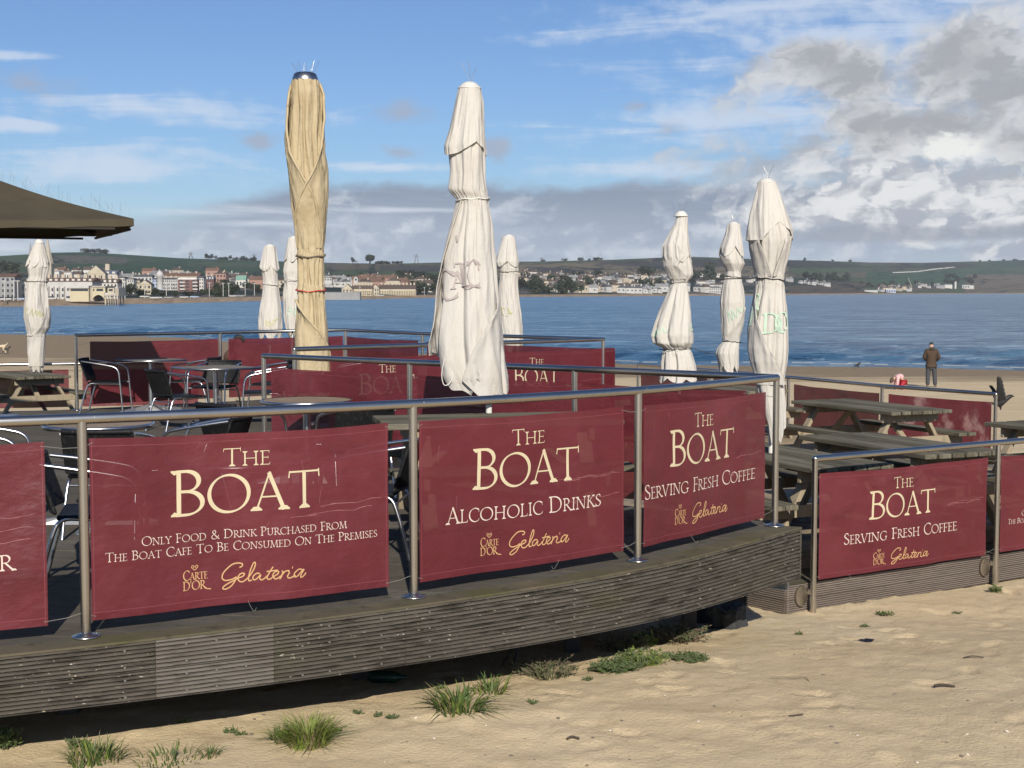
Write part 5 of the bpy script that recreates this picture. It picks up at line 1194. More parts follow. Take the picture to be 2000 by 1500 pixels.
def bld(label, x0, x1, ye, yb, wall, roof=('gable', 'slate', 4), win=(0, 0), Y=None, chim=0, bays=0, cat='building', dp=None, lit=None, name='building', balc=0, dormers=0):
    """one building seen between photo columns x0..x1, eaves row ye, foot row yb."""
    g = terr_at((x0 + x1) / 2, yb) if Y is None else hz((x0 + x1) / 2, yb, Y)
    Yd = g.y; w = (x1 - x0) * Yd / FPX; h = (yb - ye) * Yd / FPX; rh = roof[2] * Yd / FPX; dp = dp or min(max(8, w * .5), 14)
    t = thing(name, label, cat, (g.x, Yd + dp / 2, g.z))
    mb = MB(); mb.box((0, 0, (h - 3) / 2), (w, dp, h + 3)); mb.build('wall', wm(wall), t)
    mb = MB(); roof_mesh(mb, w, dp, h + .02, rh, roof[0], .25 if roof[0] != 'flat' else .1); ro = mb.build('roof', rm(roof[1]), t)
    if roof[0] == 'front':
        mb = MB(); mb.add([(-w / 2, -dp / 2 - .3, h), (w / 2, -dp / 2 - .3, h), (0, -dp / 2 - .3, h + rh * .94)], [(0, 1, 2)]); mb.build('gable', wm(wall), t)
    nx, ny = win; fw = w / max(nx, 1); fh = h / max(ny, 1); me = None
    for j in range(ny):
        for i in range(nx):
            if me is None:
                q = MB(); q.box((0, 0, 0), (fw * .46, .12, fh * .5)); me = q.mesh('window', wglass)
            o = bpy.data.objects.new('window', me); COL.objects.link(o); o.parent = t; o.location = (-w / 2 + (i + .5) * fw, -dp / 2 - .05, (j + .52) * fh)
    for i in range(bays):
        q = MB(); bx = -w / 2 + (i + .5) * w / bays; bw = w / bays * .34
        q.prism([(bx - bw, -dp / 2 - .02), (bx - bw * .6, -dp / 2 - 1.1), (bx + bw * .6, -dp / 2 - 1.1), (bx + bw, -dp / 2 - .02)], 0, h * .72); b = q.build('bay', wm('white' if wall != 'cream' else 'cream'), t)
        for j in range(2):
            q = MB(); q.box((bx, -dp / 2 - 1.13, h * (.20 + .34 * j)), (bw * .9, .08, h * .17)); q.build('bay_window', wglass, b)
    for i in range(balc):
        for k in (0, 1):
            q = MB(); q.box((lerp(-w * .25, w * .42, k), -dp / 2 - .6, h * (i + .75) / (balc + .6)), (w * .26, 1.2, 1.1)); q.build('balcony', wm('white'), t)
    for i in range(dormers):
        q = MB(); bx = -w / 2 + (i + .5) * w / dormers; q.box((bx, -dp * .36, h + rh * .42), (w / dormers * .5, 1.6, rh * .5)); q.build('dormer', wm('pale'), t)
    for i in range(chim):
        q = MB(); cx = -w / 2 + (i + .5) * w / chim; q.box((cx, 0, h + rh * .95), (min(1.4, w * .12), 1.2, 2.2 + rh * .35)); q.build('chimney', wm('buff'), ro)
    return t
B = bld
B('long grey seafront house with a tiled roof at the far shore left edge', -40, 31, 541, 584, 'grey', ('gable', 'tile', 6), (8, 4))
B('long white terrace with bay fronts and an orange brown roof behind the bandstand', 50, 182, 550, 584, 'white', ('gable', 'tile', 8), (0, 0), chim=9, bays=13, dormers=12)
B('narrower grey roofed terrace right of the long white one', 182, 231, 553, 583, 'pale', ('gable', 'brown', 9), (7, 3), chim=4, dormers=5)
gab = B('big house with a tall half stone half cream gable above the terraces', 172, 208, 535, 560, 'cream', ('front', 'slate', 17), (3, 2), chim=0)
B('dark slate roofed wing with two round white dormers beside the big gable', 206, 230, 536, 560, 'pale', ('gable', 'bluegrey', 8), (0, 0), dormers=2)
B('tall buff chimney block right of the big gable', 208, 216, 516, 545, 'buff', ('flat', 'tile', 1), dp=4)
B('flat grey block above the terrace, nearer the church spire', 103, 118, 531, 552, 'pale', ('flat', 'grey', 1), (3, 1))
B('lower flat pale block right of the other one above the terrace', 127, 142, 533, 552, 'pale', ('flat', 'grey', 1), (3, 1))
ch = thing('church_spire', 'thin grey church spire rising behind the crumpled parasol', 'church', (*hz(95, 575, 820).xy, hz(95, 575, 820).z))
mb = MB(); mb.box((0, 0, 8), (5.4, 5.4, 20)); mb.build('tower', wm('stone'), ch)
mb = MB(); hh = 100 * 820 / FPX; mb.lathe([(3.1, 17.5), (.05, hh + 4)], (0, 0, 0), 8, smooth=False); mb.build('spire', wm('stone'), ch)
ch2 = thing('church_spire', 'farther short spire left of the crumpled parasol', 'church', hz(60, 512, 1500)); mb = MB(); mb.lathe([(2.2, -6), (2.0, 8), (.05, 22)], (0, 0, 0), 8, smooth=False); mb.build('spire', wm('grey'), ch2)
# the seafront bandstand on its stilts
def bandstand():
    Y = 520; k = Y / FPX; g = hz(180, 588, Y); t = thing('bandstand', 'cream pier building with dark window bands standing on stilts over the beach', 'pier', g)
    def bx(nm, x0, x1, y0, y1, d0, d1, m_, par=t):
        mb = MB(); mb.box((((x0 + x1) / 2 - 180) * k, (d0 + d1) / 2, (588 - (y0 + y1) / 2) * k), ((x1 - x0) * k, d1 - d0, (y1 - y0) * k)); return mb.build(nm, m_, par)
    bx('side_hall', 125.5, 137, 568, 588, 2, 14, wm('white')); h = bx('main_hall', 137, 173.5, 558.5, 589, 0, 14, wm('yellow'))
    bx('parapet', 136.5, 174, 558, 562.8, -.3, 14.3, wm('white')); bx('window_band', 138.5, 172.5, 564, 568.5, -.08, 0, wglass)
    bx('entrance_block', 173.5, 181, 561, 588, 2, 14, wm('stone')); bx('low_window', 126.5, 136, 578.5, 582, 1.93, 2, wglass)
    b = bx('end_hall', 180, 205, 561.5, 572, .5, 13, wm('yellow')); bx('roof_slab', 180, 206, 558.5, 561.5, .2, 13.2, wm('stone'))
    for a, c in ((188, 201), (181.5, 184)): bx('window', a, c, 564, 568.5, .42, .5, wglass)
    mb = MB(); vs = []                                                             # arch under the end hall
    n = 14
    for y in (.5, 1.1):
        for i in range(n + 1):
            x = lerp(180, 203, i / n); q = 576 + 2.5 * ((x - 191.5) / 11.5) ** 2 * 3; vs += [((x - 180) * k, y, (588 - 572) * k), ((x - 180) * k, y, (588 - q) * k)]
    o = 2 * (n + 1); fs = [(2 * i, 2 * i + 2, 2 * i + 3, 2 * i + 1) for i in range(n)] + [(o + 2 * i, o + 2 * i + 1, o + 2 * i + 3, o + 2 * i + 2) for i in range(n)] + [(2 * i + 1, 2 * i + 3, o + 2 * i + 3, o + 2 * i + 1) for i in range(n)]
    mb.add(vs, fs); mb.build('arch', wm('yellow'), t)
    bx('end_pavilion', 209, 222, 562.5, 573, 1, 12, wm('cream')); bx('pavilion_side', 222, 229, 562, 576, 2, 12, wm('stone')); bx('window', 211.5, 219, 564.5, 568.5, .93, 1, wglass); bx('deck_slab', 203, 231, 575.5, 578, .5, 13, wm('stone'))
    for x in (203.5, 210, 214.5, 219, 223.5, 228.5): bx('stilt', x, x + (2.2 if x < 204 else 1.0), 575, 596, .8, 1.5, wm('cream' if x < 204 else 'stone'))
    for x in (206, 212, 221, 227): bx('stilt', x, x + 1.0, 577, 594, 9, 9.7, wm('stone'))
bandstand()
B('tall pale hotel with a grey front right of the bandstand', 231, 245, 543, 574, 'pale', ('flat', 'dark', 2), (4, 4))
B('white square hotel block beside the tall pale one', 243, 263, 546, 574, 'white', ('flat', 'slate', 2.5), (5, 4), chim=2)
B('cream hotel with a dark flat roof', 262, 275, 548, 574, 'cream', ('gable', 'brown', 3), (4, 3))
B('white house with pale triangular gable between the cream hotel and the brown roof', 263, 299, 541, 560, 'white', ('gable', 'slate', 5), (5, 2), chim=2)
B('brown roofed house with a white sloping bargeboard', 272, 297, 556, 575, 'cream', ('front', 'brown', 9), (3, 2))
B('blue grey corner building with large windows and a turret', 300, 319, 546, 566, 'blue', ('hip', 'slate', 4), (4, 3), dp=12)
tu = thing('turret', 'round white turret cap above the blue grey corner building', 'turret', hz(312, 541, 720)); mb = MB(); mb.lathe([(1.6, -6), (1.6, 0), (2.0, .3), (1.7, 1.8), (.9, 2.8), (0, 3.3)], (0, 0, 0), 16); mb.build('dome', wm('white'), tu)
B('white balconied terrace right of the blue grey corner', 319.5, 349, 546, 567, 'white', ('gable', 'slate', 4), (8, 3), bays=6, chim=3)
B('red brick flats with white balconies and a white roof band', 349, 386, 546, 570, 'darkred', ('flat', 'white', 2.6), (3, 4), balc=3)
B('long building with an orange brown roof behind the brick flats', 322, 391, 540, 560, 'buff', ('gable', 'tile', 7), (0, 0), chim=4)
B('grey white narrow hotel next to the brick flats', 386, 399, 543, 570, 'pale', ('gable', 'slate', 4), (3, 4))
B('dark red building with a steep blue slate roof', 398, 419, 546, 570, 'darkred', ('gable', 'bluegrey', 7), (5, 4), dormers=4, chim=2)
B('pinkish brick apartment block with a flat roof', 418, 443, 535, 560, 'pink', ('flat', 'dark', 1), (4, 3), dp=14)
B('brown stepped apartments behind the pink block', 441, 456, 538, 558, 'brown', ('flat', 'brown', 1.5), (3, 3))
B('building with a pale green roof', 462, 481, 547, 562, 'pale', ('gable', 'green', 9), (3, 1))
B('grey house group right of the green roof', 481, 497, 545, 560, 'stone', ('hip', 'slate', 4), (3, 2))
B('white house right of the grey ones, near the slim parasol', 496, 513, 543, 558, 'white', ('gable', 'slate', 4), (3, 2))
B('white house low among the trees left of the slim parasol', 466, 474, 550, 560, 'white', ('gable', 'slate', 3), (2, 1))
B('house with brown roof hidden between two parasols', 540, 562, 548, 562, 'buff', ('gable', 'brown', 4), (3, 2))
B('long white flat building right of the cream parasol', 629, 648, 543.5, 549, 'white', ('flat', 'grey', .8), (4, 1), Y=1500)
B('bright white square house above the cream terrace', 691, 699, 542.5, 550, 'white', ('front', 'dark', 2.5), (1, 1), Y=1450)
B('cream gabled end house of the long terrace behind the bay', 669, 689, 566, 579, 'cream', ('front', 'brown', 10), (3, 2))
B('cream terrace with rows of white bays, left part', 688, 728, 566, 579, 'cream', ('gable', 'brown', 8), (0, 0), chim=7, bays=10)
B('second cream gable in the middle of the long terrace', 727, 741, 565, 579, 'cream', ('front', 'brown', 8), (3, 2))
B('cream terrace with rows of white bays, right part', 741, 812, 567, 579, 'cream', ('gable', 'brown', 9), (0, 0), chim=10, bays=15)
B('long low grey shed on the foreshore right of the cream parasol', 632, 703, 572, 581, 'grey', ('flat', 'grey', 1.5), (0, 0), Y=840, dp=6)
B('lone pale farm building high on the brown hill', 781, 799, 533.5, 537, 'stone', ('gable', 'brown', 1.8), (0, 0))
B('white school block on the slope right of the torn parasol', 1354, 1372, 533, 540, 'white', ('flat', 'grey', .6), (5, 2))
B('long pale institute building right of the white school block', 1372, 1408, 535, 540.5, 'pale', ('flat', 'grey', .6), (9, 1))
B('white hotel group low on the far shore between the two right parasols', 1358, 1384, 556, 566, 'white', ('gable', 'grey', 2), (6, 2))
B('white apartment row beside the white hotel group', 1384, 1409, 562, 573, 'white', ('hip', 'slate', 2.5), (6, 2))
B('white works with a tall tower at the far right village', 1877, 1892, 557, 564, 'white', ('flat', 'grey', .6), (3, 1)); B('slim white tower of the far right village', 1862.5, 1866, 550.5, 564, 'white', ('flat', 'white', .4), dp=8)
B('pale barn with a curved white roof at the far right', 1888, 1900, 559.5, 564, 'white', ('gable', 'white', 1.8))
B('grey shed at the right of the far village', 1827, 1844, 558, 563.5, 'grey', ('gable', 'grey', 1.5), (0, 0)); B('grey hall left of the white tower', 1843, 1858, 556.5, 563, 'pale', ('gable', 'grey', 1.5))
B('long white boat store on the far right shore', 1687, 1713, 567, 570.5, 'white', ('gable', 'grey', 1)); B('blue and white boathouse on the far right shore', 1729, 1748, 566, 571.5, 'blue', ('gable', 'white', 1.5), (4, 1))
cr = thing('crane', 'thin pale crane jib slanting over the far right village', 'crane', terr_at(1779, 566)); kk = cr.location.y / FPX
mb = MB(); mb.tube([(0, 0, 0), (-.4, 0, 6 * kk), (-7 * kk, 0, 23 * kk)], .45, 6); mb.build('jib', wm('pale'), cr)
# small houses, each its own object, scattered over the far slopes
variants = []
for i, (w_, r_) in enumerate((('white', 'slate'), ('pale', 'brown'), ('cream', 'slate'), ('buff', 'brown'), ('white', 'grey'), ('pink', 'tile'))):
    mb = MB(); w = 9 + i * 1.2; h = 5.5 + (i % 2) * 1.6
    mb.box((0, 0, h / 2 - 1), (w, 8, h + 2), None, 0); n0 = len(mb.f)
    roof_mesh(mb, w, 8, h + .02, 3.2, 'gable' if i % 3 else 'front', .3); mb.m[n0:] = [1] * (len(mb.m) - n0)
    for sx in (-1, 1): mb.box((sx * w * .25, -4.03, h * .55), (1.5, .1, 1.4), None, 2)
    mb.box((w * .3, .5, h + 3), (1, 1, 2.4), None, 0)
    variants.append(mb.mesh('house', [wm(w_), rm(r_), wglass]))
rh_ = random.Random(21); spots = []
def scatter(n, x0, x1, y0, y1, kinds, slope=0.0):
    for _ in range(n):
        px = rh_.uniform(x0, x1); spots.append((px, rh_.uniform(y0, y1) + slope * (px - x0), rh_.choice(kinds)))
scatter(20, 230, 420, 540, 556, (0, 1, 3, 4, 5)); scatter(14, 100, 235, 538, 550, (1, 3, 4, 5)); scatter(26, 420, 640, 545, 566, (0, 1, 3, 4, 5)); scatter(18, 632, 700, 547, 562, (0, 1, 4, 4)); scatter(26, 700, 835, 550, 564, (1, 3, 5, 5)); scatter(6, 815, 858, 563, 571, (1, 3))
scatter(34, 1005, 1100, 540, 562, (1, 3, 4)); scatter(36, 1060, 1190, 545, 572, (1, 3, 0, 4)); scatter(60, 1170, 1310, 541, 573, (1, 3, 0, 4, 2)); scatter(14, 1200, 1275, 570, 573.5, (0, 0, 4)); scatter(18, 1300, 1420, 548, 572, (0, 1, 4)); scatter(8, 1452, 1500, 541, 556, (0, 1)); scatter(14, 1525, 1615, 546, 550, (0, 0, 4), .11); scatter(22, 1712, 1792, 563, 570, (0, 4, 1, 3)); scatter(10, 1790, 1830, 558, 563, (0, 4, 1))
for px, py, k in spots:
    g = terr_at(px, py); o = bpy.data.objects.new('house', variants[k]); COL.objects.link(o); o.location = g; o.rotation_euler.z = rh_.uniform(-.9, .9); sc = rh_.uniform(.75, 1.25) * (1.0 if px < 900 else 1.05); o.scale = (sc, sc, sc)
    lb = {0: 'small white house with a slate roof on the far slope', 1: 'small pale house with a brown roof on the far slope', 2: 'small cream house with a slate roof on the far slope', 3: 'small buff house with a brown roof on the far slope', 4: 'small white house with a grey roof on the far slope', 5: 'small pink house with an orange tiled roof on the far slope'}[k]
    tag(o, lb, 'house', lb.split(' on ')[0].replace('house', 'houses') + ' across the bay')
mb = MB(); mb.box((0, 0, 1.3), (11, 4, 2.7), None, 0, .2); mb.box((2, -2.02, 1.6), (2.4, .06, .9), None, 1); cv = mb.mesh('caravan', [wm('white'), wglass])
for i in range(24):
    px = 1745 + i * 4.9 + rh_.uniform(-1, 1); py = interp([(1745, 533.5), (1790, 531.5), (1820, 527), (1862, 522.5)], px); o = bpy.data.objects.new('caravan', cv); COL.objects.link(o); o.location = terr_at(px, py); o.rotation_euler.z = rh_.uniform(-.5, .5); o.scale = (1.2, 1.2, 1.2)
    tag(o, 'white caravan in the row high on the right hand hillside', 'caravan', 'white caravans in a row on the hillside')
# masts on the ridge
def pylon(px, top, label):
    g = terr(px, .99); hgt = (interp(RIDGE, px) - top) * g.y / FPX; t = thing('pylon', label, 'pylon', g, 0); r = .7
    for sx in (-1, 1):
        for sy in (-1, 1): q = MB(); q.tube([(sx * 5, sy * 5, -3), (sx * 1.2, sy * 1.2, hgt * .7), (0, 0, hgt)], r, 4); q.build('leg', iron2, t)
    for z, w in ((.72, 6), (.86, 5)): q = MB(); q.tube([(-w, 0, hgt * z), (w, 0, hgt * z)], .5, 4); q.build('crossarm', iron2, t)
iron2 = mat('pylon_steel', (.14, .15, .16), .6, .3)
pylon(375, 492, 'pylon on the ridge left of the slim parasols'); pylon(498, 496, 'pylon just left of the two white parasols beside the cream one'); pylon(697, 509, 'short pylon on the ridge right of the cream parasol'); pylon(814, 496, 'pylon on the ridge left of the largest parasol'); pylon(1058, 503, 'pylon on the ridge right of the largest parasol')
# promenade lamps
lp = thing('lamp_post', 'white lamp post on the far promenade', 'lamp post', (0, 0, 0), 0, 'white lamp posts on the far promenade')
mb = MB(); mb.tube([(0, 0, 0), (0, 0, 6.0)], .16, 6); mb.build('post', wm('white'), lp); mb = MB(); mb.tube([(-.7, 0, 6.05), (.7, 0, 6.05)], .14, 6); mb.build('lamp_head', wm('white'), lp)
for i, px in enumerate((9, 27, 35, 244, 283, 325, 409, 436, 447, 479, 497, 668, 703, 735, 829)):
    Y = farY(px) * 1.1 if px < 250 else farY(px) * 1.15; g = hz(px, interp(FARSH, px) - (11 if px < 600 else 5), Y)
    if i == 0: lp.location = g; lp.scale = (1.15,) * 3
    else: dup(lp, g, 0, scale=1.15)

# ------------------------------------------------------------------ trees and bushes across the bay
def leaf_mesh(seed, n, rx, rz, trunk=True, cols=3):
    r = random.Random(seed); mb = MB(); lobes = [(r.uniform(-.55, .55) * rx, r.uniform(-.55, .55) * rx, rz * r.uniform(.45, 1.0), r.uniform(.4, .62) * rx) for _ in range(7)]
    for i in range(n):
        l = r.choice(lobes); a = r.uniform(0, 6.28); b = math.acos(r.uniform(-1, 1)); q = l[3] * r.uniform(.55, 1.05)
        c = Vector((l[0] + q * math.cos(a) * math.sin(b), l[1] + q * math.sin(a) * math.sin(b), l[2] + q * .75 * math.cos(b)))
        u = Vector((r.uniform(-1, 1), r.uniform(-1, 1), r.uniform(-1, 1))).normalized(); v = u.orthogonal().normalized(); s = rx * r.uniform(.10, .2)
        mb.add([c - u * s, c + v * s * .7, c + u * s, c - v * s * .7], [(0, 1, 2, 3)], r.randrange(cols))
    if trunk:
        mb.tube([(0, 0, -1.5), (.1, 0, rz * .5), (.2, .1, rz * .9)], [rx * .09, rx * .06, rx * .02], 6, 3)
        for k in range(4): a = k * 1.6 + r.random(); mb.tube([(.1, 0, rz * .45), (math.cos(a) * rx * .5, math.sin(a) * rx * .5, rz * .95)], [rx * .04, rx * .012], 5, 3)
    return mb
leafs = [mat('leaf_dark', (.018, .030, .016), .9), mat('leaf_mid', (.030, .045, .022), .9), mat('leaf_brown', (.050, .044, .028), .9), mat('bark', (.06, .048, .038), .9)]
tv = [leaf_mesh(60 + i, 260, 4.2, 6.5).mesh('tree', leafs) for i in range(3)] + [leaf_mesh(70 + i, 220, 4.5, 3.2, True).mesh('bush', leafs) for i in range(2)]
rt = random.Random(33); tr = []
def trees(n, x0, x1, y0, y1, kinds=(0, 1, 2, 3, 4), s=(.8, 1.4), ridge=False):
    for _ in range(n): px = rt.uniform(x0, x1); tr.append((px, None if ridge else rt.uniform(y0, y1), rt.choice(kinds), rt.uniform(*s)))
trees(14, 0, 34, 528, 537, (0, 1, 2), (1.3, 2)); trees(30, 232, 460, 572, 580, (0, 3, 4), (.55, .9)); trees(40, 420, 560, 556, 578, (0, 1, 2, 3, 4), (.7, 1.1)); trees(22, 630, 720, 546, 562, (0, 1, 2)); trees(16, 760, 860, 548, 560, (0, 1, 2), (1.2, 2)); trees(22, 805, 862, 564, 577, (0, 1, 2, 3), (1, 1.6))
trees(30, 1005, 1110, 554, 576, (0, 1, 2, 3, 4), (1.3, 2.3)); trees(40, 1100, 1320, 543, 574, (0, 1, 2, 3, 4), (1.2, 2.3)); trees(5, 1250, 1275, 541, 546, (0, 1, 2), (2, 3)); trees(10, 1345, 1410, 541, 556, (0, 1, 2), (1.8, 3)); trees(6, 1380, 1400, 528, 534, (0, 1), (2, 3)); trees(18, 1570, 1660, 545, 556, (0, 1, 2), (1.8, 3)); trees(16, 1660, 1830, 556, 565, (0, 1, 2, 3), (1.2, 2.2)); trees(12, 1840, 1905, 545, 558, (0, 1, 2), (2, 3.2))
trees(26, 405, 500, 0, 0, (3, 4, 0), (1.0, 1.7), True); trees(14, 735, 790, 0, 0, (3, 4), (.8, 1.5), True); trees(3, 722, 727, 0, 0, (0, 1), (2, 2.6), True); trees(1, 690, 690, 0, 0, (0,), (2, 2), True); trees(8, 1060, 1180, 0, 0, (3, 4), (1, 2), True); trees(5, 1560, 1660, 0, 0, (0, 3), (1, 2), True); trees(8, 1900, 1990, 0, 0, (3, 4), (1, 2), True); trees(6, 150, 260, 0, 0, (3,), (1.6, 2.6), True)
for px, py, k, s in tr:
    g = terr(px, .985) if py is None else terr_at(px, py); nm = 'tree' if k < 3 else 'bush'; o = bpy.data.objects.new(nm, tv[k]); COL.objects.link(o); o.location = g; o.rotation_euler.z = rt.uniform(0, 6); o.scale = (s, s, s)
    w = 'on the skyline of the downs' if py is None else 'among the houses across the bay'
    tag(o, ('dark round tree ' if k < 3 else 'low dark bush ') + w, nm, ('trees ' if k < 3 else 'bushes ') + w)
# parked cars and vans on the far promenade
mb = MB(); mb.box((0, 0, .55), (4.3, 1.75, .7), None, 0, .15); mb.box((-.1, 0, 1.12), (2.3, 1.6, .55), None, 1, .2)
for sx in (-1.35, 1.35): mb.box((sx, 0, .3), (.6, 1.8, .6), None, 2, .2)
for i, (px, c) in enumerate(((-2, 'white'), (12, 'white'), (24, 'grey'), (38, 'blue'), (60, 'grey'), (100, 'white'), (283, 'white'), (302, 'white'), (308, 'white'), (330, 'grey'), (360, 'white'), (380, 'blue'), (455, 'white'), (470, 'grey'), (676, 'white'), (684, 'white'), (720, 'yellow'), (745, 'white'), (930, 'white'))):
    me = mb.mesh('parked_car', [wm(c), wglass, black]); o = bpy.data.objects.new('parked_car', me); COL.objects.link(o); Y = farY(px) * 1.13; o.location = hz(px, interp(FARSH, px) - (11.5 if px < 300 else 9 if px < 600 else 5), Y)
    o.rotation_euler.z = rt.uniform(-.3, .3); tag(o, {'white': 'tiny white car parked on the far promenade', 'grey': 'tiny grey car parked on the far promenade', 'blue': 'tiny blue car parked on the far promenade', 'yellow': 'tiny yellow car parked on the far promenade'}[c], 'car', c + ' cars parked on the far promenade')

# ------------------------------------------------------------------ people, birds and dogs
def skin_body(name, joints, bones, material, parent=None, sub=2, loc=None):
    """one continuous surface grown round a jointed skeleton: joints {name: (x, y, z, r)}; the first one is the root."""
    me = bpy.data.meshes.new(name); keys = list(joints); me.from_pydata([joints[k][:3] for k in keys], [(keys.index(a), keys.index(b)) for a, b in bones], [])
    o = bpy.data.objects.new(name, me); COL.objects.link(o); o.modifiers.new('skin', 'SKIN')
    for i, k in enumerate(keys):
        r = joints[k][3]; me.skin_vertices[0].data[i].radius = r if isinstance(r, tuple) else (r, r)
        me.skin_vertices[0].data[i].use_root = (i == 0)
    sb = o.modifiers.new('smooth', 'SUBSURF'); sb.levels = sb.render_levels = sub
    dg = bpy.context.evaluated_depsgraph_get(); me2 = bpy.data.meshes.new_from_object(o.evaluated_get(dg)); o.modifiers.clear(); o.data = me2; bpy.data.meshes.remove(me); me2.name = name
    me2.materials.clear(); me2.materials.append(material)
    for p in me2.polygons: p.use_smooth = True
    if parent: o.parent = parent
    if loc is not None: o.location = loc
    return o
flesh = mat('skin', (.45, .28, .20), .6); coat = mat('brown_coat', (.050, .030, .016), .85, bump=[((9, 9, 9), .3)]); trous = mat('grey_trousers', (.045, .048, .055), .85, bump=[((9, 9, 9), .3)]); hat = mat('dark_hat', (.018, .028, .026), .9); boot = mat('boot', (.05, .04, .03), .7); pink = mat('pink_jacket', (.62, .36, .36), .7, bump=[((12, 12, 12), .3)]); red = mat('red_trousers', (.32, .014, .024), .7); hairm = mat('brown_hair', (.06, .04, .025), .7)
g = gz(1818, 757, -2.03); man = thing('person', 'person in a brown hooded coat and dark hat standing looking out to sea', 'person', g, R(-6), None); man.scale = (1.0,) * 3
J = dict(pel=(0, 0, .92, .13), sp=(0, .01, 1.15, .14), ch=(0, 0, 1.38, .155), nk=(0, .02, 1.52, .06), hd=(0, .045, 1.62, .088), tp=(0, .045, 1.70, .082),
         sl=(-.17, 0, 1.43, .07), el=(-.255, .02, 1.17, .05), wl=(-.14, .20, 1.06, .035), hl=(-.06, .25, 1.06, .04), sr=(.17, 0, 1.43, .07), er=(.265, .02, 1.17, .05), wr=(.16, .20, 1.04, .035), hr=(.07, .25, 1.05, .04),
         tl=(-.09, 0, .85, .09), kl=(-.115, .01, .48, .06), al=(-.12, -.02, .09, .042), fl=(-.13, .12, .035, .035), tr=(.09, 0, .85, .09), kr=(.135, .02, .48, .06), ar=(.155, 0, .09, .042), fr=(.19, .13, .035, .035))
BN = [('pel', 'sp'), ('sp', 'ch'), ('ch', 'nk'), ('nk', 'hd'), ('hd', 'tp'), ('ch', 'sl'), ('sl', 'el'), ('el', 'wl'), ('wl', 'hl'), ('ch', 'sr'), ('sr', 'er'), ('er', 'wr'), ('wr', 'hr'), ('pel', 'tl'), ('tl', 'kl'), ('kl', 'al'), ('al', 'fl'), ('pel', 'tr'), ('tr', 'kr'), ('kr', 'ar'), ('ar', 'fr')]
skin_body('body', J, BN, flesh, man)
skin_body('coat', dict(pel=(0, .0, .98, (.205, .17)), low=(0, .0, .80, (.225, .18)), sp=(0, .01, 1.17, (.195, .165)), ch=(0, 0, 1.38, (.20, .16)), nk=(0, .01, 1.52, .085), sl=(-.19, 0, 1.43, .088), el=(-.285, .01, 1.16, .075), wl=(-.16, .18, 1.05, .058), sr=(.19, 0, 1.43, .088), er=(.30, .01, 1.15, .075), wr=(.19, .18, 1.02, .058)),
          [('pel', 'sp'), ('pel', 'low'), ('sp', 'ch'), ('ch', 'nk'), ('ch', 'sl'), ('sl', 'el'), ('el', 'wl'), ('ch', 'sr'), ('sr', 'er'), ('er', 'wr')], coat, man)
skin_body('hood', dict(a=(0, -.10, 1.44, (.12, .06)), b=(0, -.09, 1.52, (.115, .06)), c=(0, -.05, 1.57, (.09, .05))), [('a', 'b'), ('b', 'c')], mat('hood', (.035, .030, .018), .9), man)
skin_body('trousers', dict(pel=(0, 0, .90, .15), tl=(-.10, 0, .82, .115), kl=(-.12, .01, .48, .092), al=(-.125, -.02, .08, .082), tr=(.10, 0, .82, .115), kr=(.14, .02, .48, .092), ar=(.16, 0, .08, .082)), [('pel', 'tl'), ('tl', 'kl'), ('kl', 'al'), ('pel', 'tr'), ('tr', 'kr'), ('kr', 'ar')], trous, man)
skin_body('hat', dict(a=(0, .045, 1.655, .100), b=(0, .045, 1.71, .098), c=(0, .045, 1.77, .06)), [('a', 'b'), ('b', 'c')], hat, man)
for x in (-.13, .175): skin_body('boot', dict(a=(x, -.03, .06, .055), b=(x + .01, .10, .04, .045), c=(x + .015, .17, .03, .035)), [('a', 'b'), ('b', 'c')], boot, man)
g = gz(1757, 765, -2.03); girl = thing('person', 'small child in a pink jacket and red trousers bending down to the sand', 'person', g, R(8)); girl.scale = (.95,) * 3
J = dict(pel=(.16, 0, .50, .105), sp=(.02, 0, .60, .10), ch=(-.13, 0, .60, .105), nk=(-.22, 0, .545, .05), hd=(-.28, 0, .49, .082), tp=(-.33, 0, .44, .075), sl=(-.14, -.13, .56, .05), el=(-.15, -.15, .38, .04), wl=(-.17, -.12, .22, .03), hl=(-.18, -.11, .16, .032), sr=(-.14, .13, .56, .05), er=(-.16, .15, .38, .04), wr=(-.19, .12, .22, .03), hr=(-.20, .11, .16, .032),
         tl=(.13, -.09, .42, .075), kl=(.02, -.10, .24, .055), al=(.10, -.10, .06, .04), fl=(.0, -.10, .03, .035), tr=(.13, .09, .42, .075), kr=(-.02, .10, .24, .055), ar=(-.06, .10, .06, .04), fr=(-.16, .10, .03, .035))
skin_body('body', J, BN, flesh, girl)
skin_body('jacket', dict(pel=(.14, 0, .52, .135), sp=(.0, 0, .615, .135), ch=(-.13, 0, .605, .135), nk=(-.20, 0, .56, .08), sl=(-.14, -.14, .56, .072), el=(-.15, -.16, .38, .06), wl=(-.17, -.13, .23, .048), sr=(-.14, .14, .56, .072), er=(-.16, .16, .38, .06), wr=(-.19, .13, .23, .048)), [('pel', 'sp'), ('sp', 'ch'), ('ch', 'nk'), ('ch', 'sl'), ('sl', 'el'), ('el', 'wl'), ('ch', 'sr'), ('sr', 'er'), ('er', 'wr')], pink, girl)
skin_body('trousers', dict(pel=(.17, 0, .46, .135), tl=(.13, -.09, .38, .105), kl=(.03, -.10, .22, .08), al=(.10, -.10, .07, .065), tr=(.13, .09, .38, .105), kr=(-.02, .10, .22, .08), ar=(-.06, .10, .07, .065)), [('pel', 'tl'), ('tl', 'kl'), ('kl', 'al'), ('pel', 'tr'), ('tr', 'kr'), ('kr', 'ar')], red, girl)
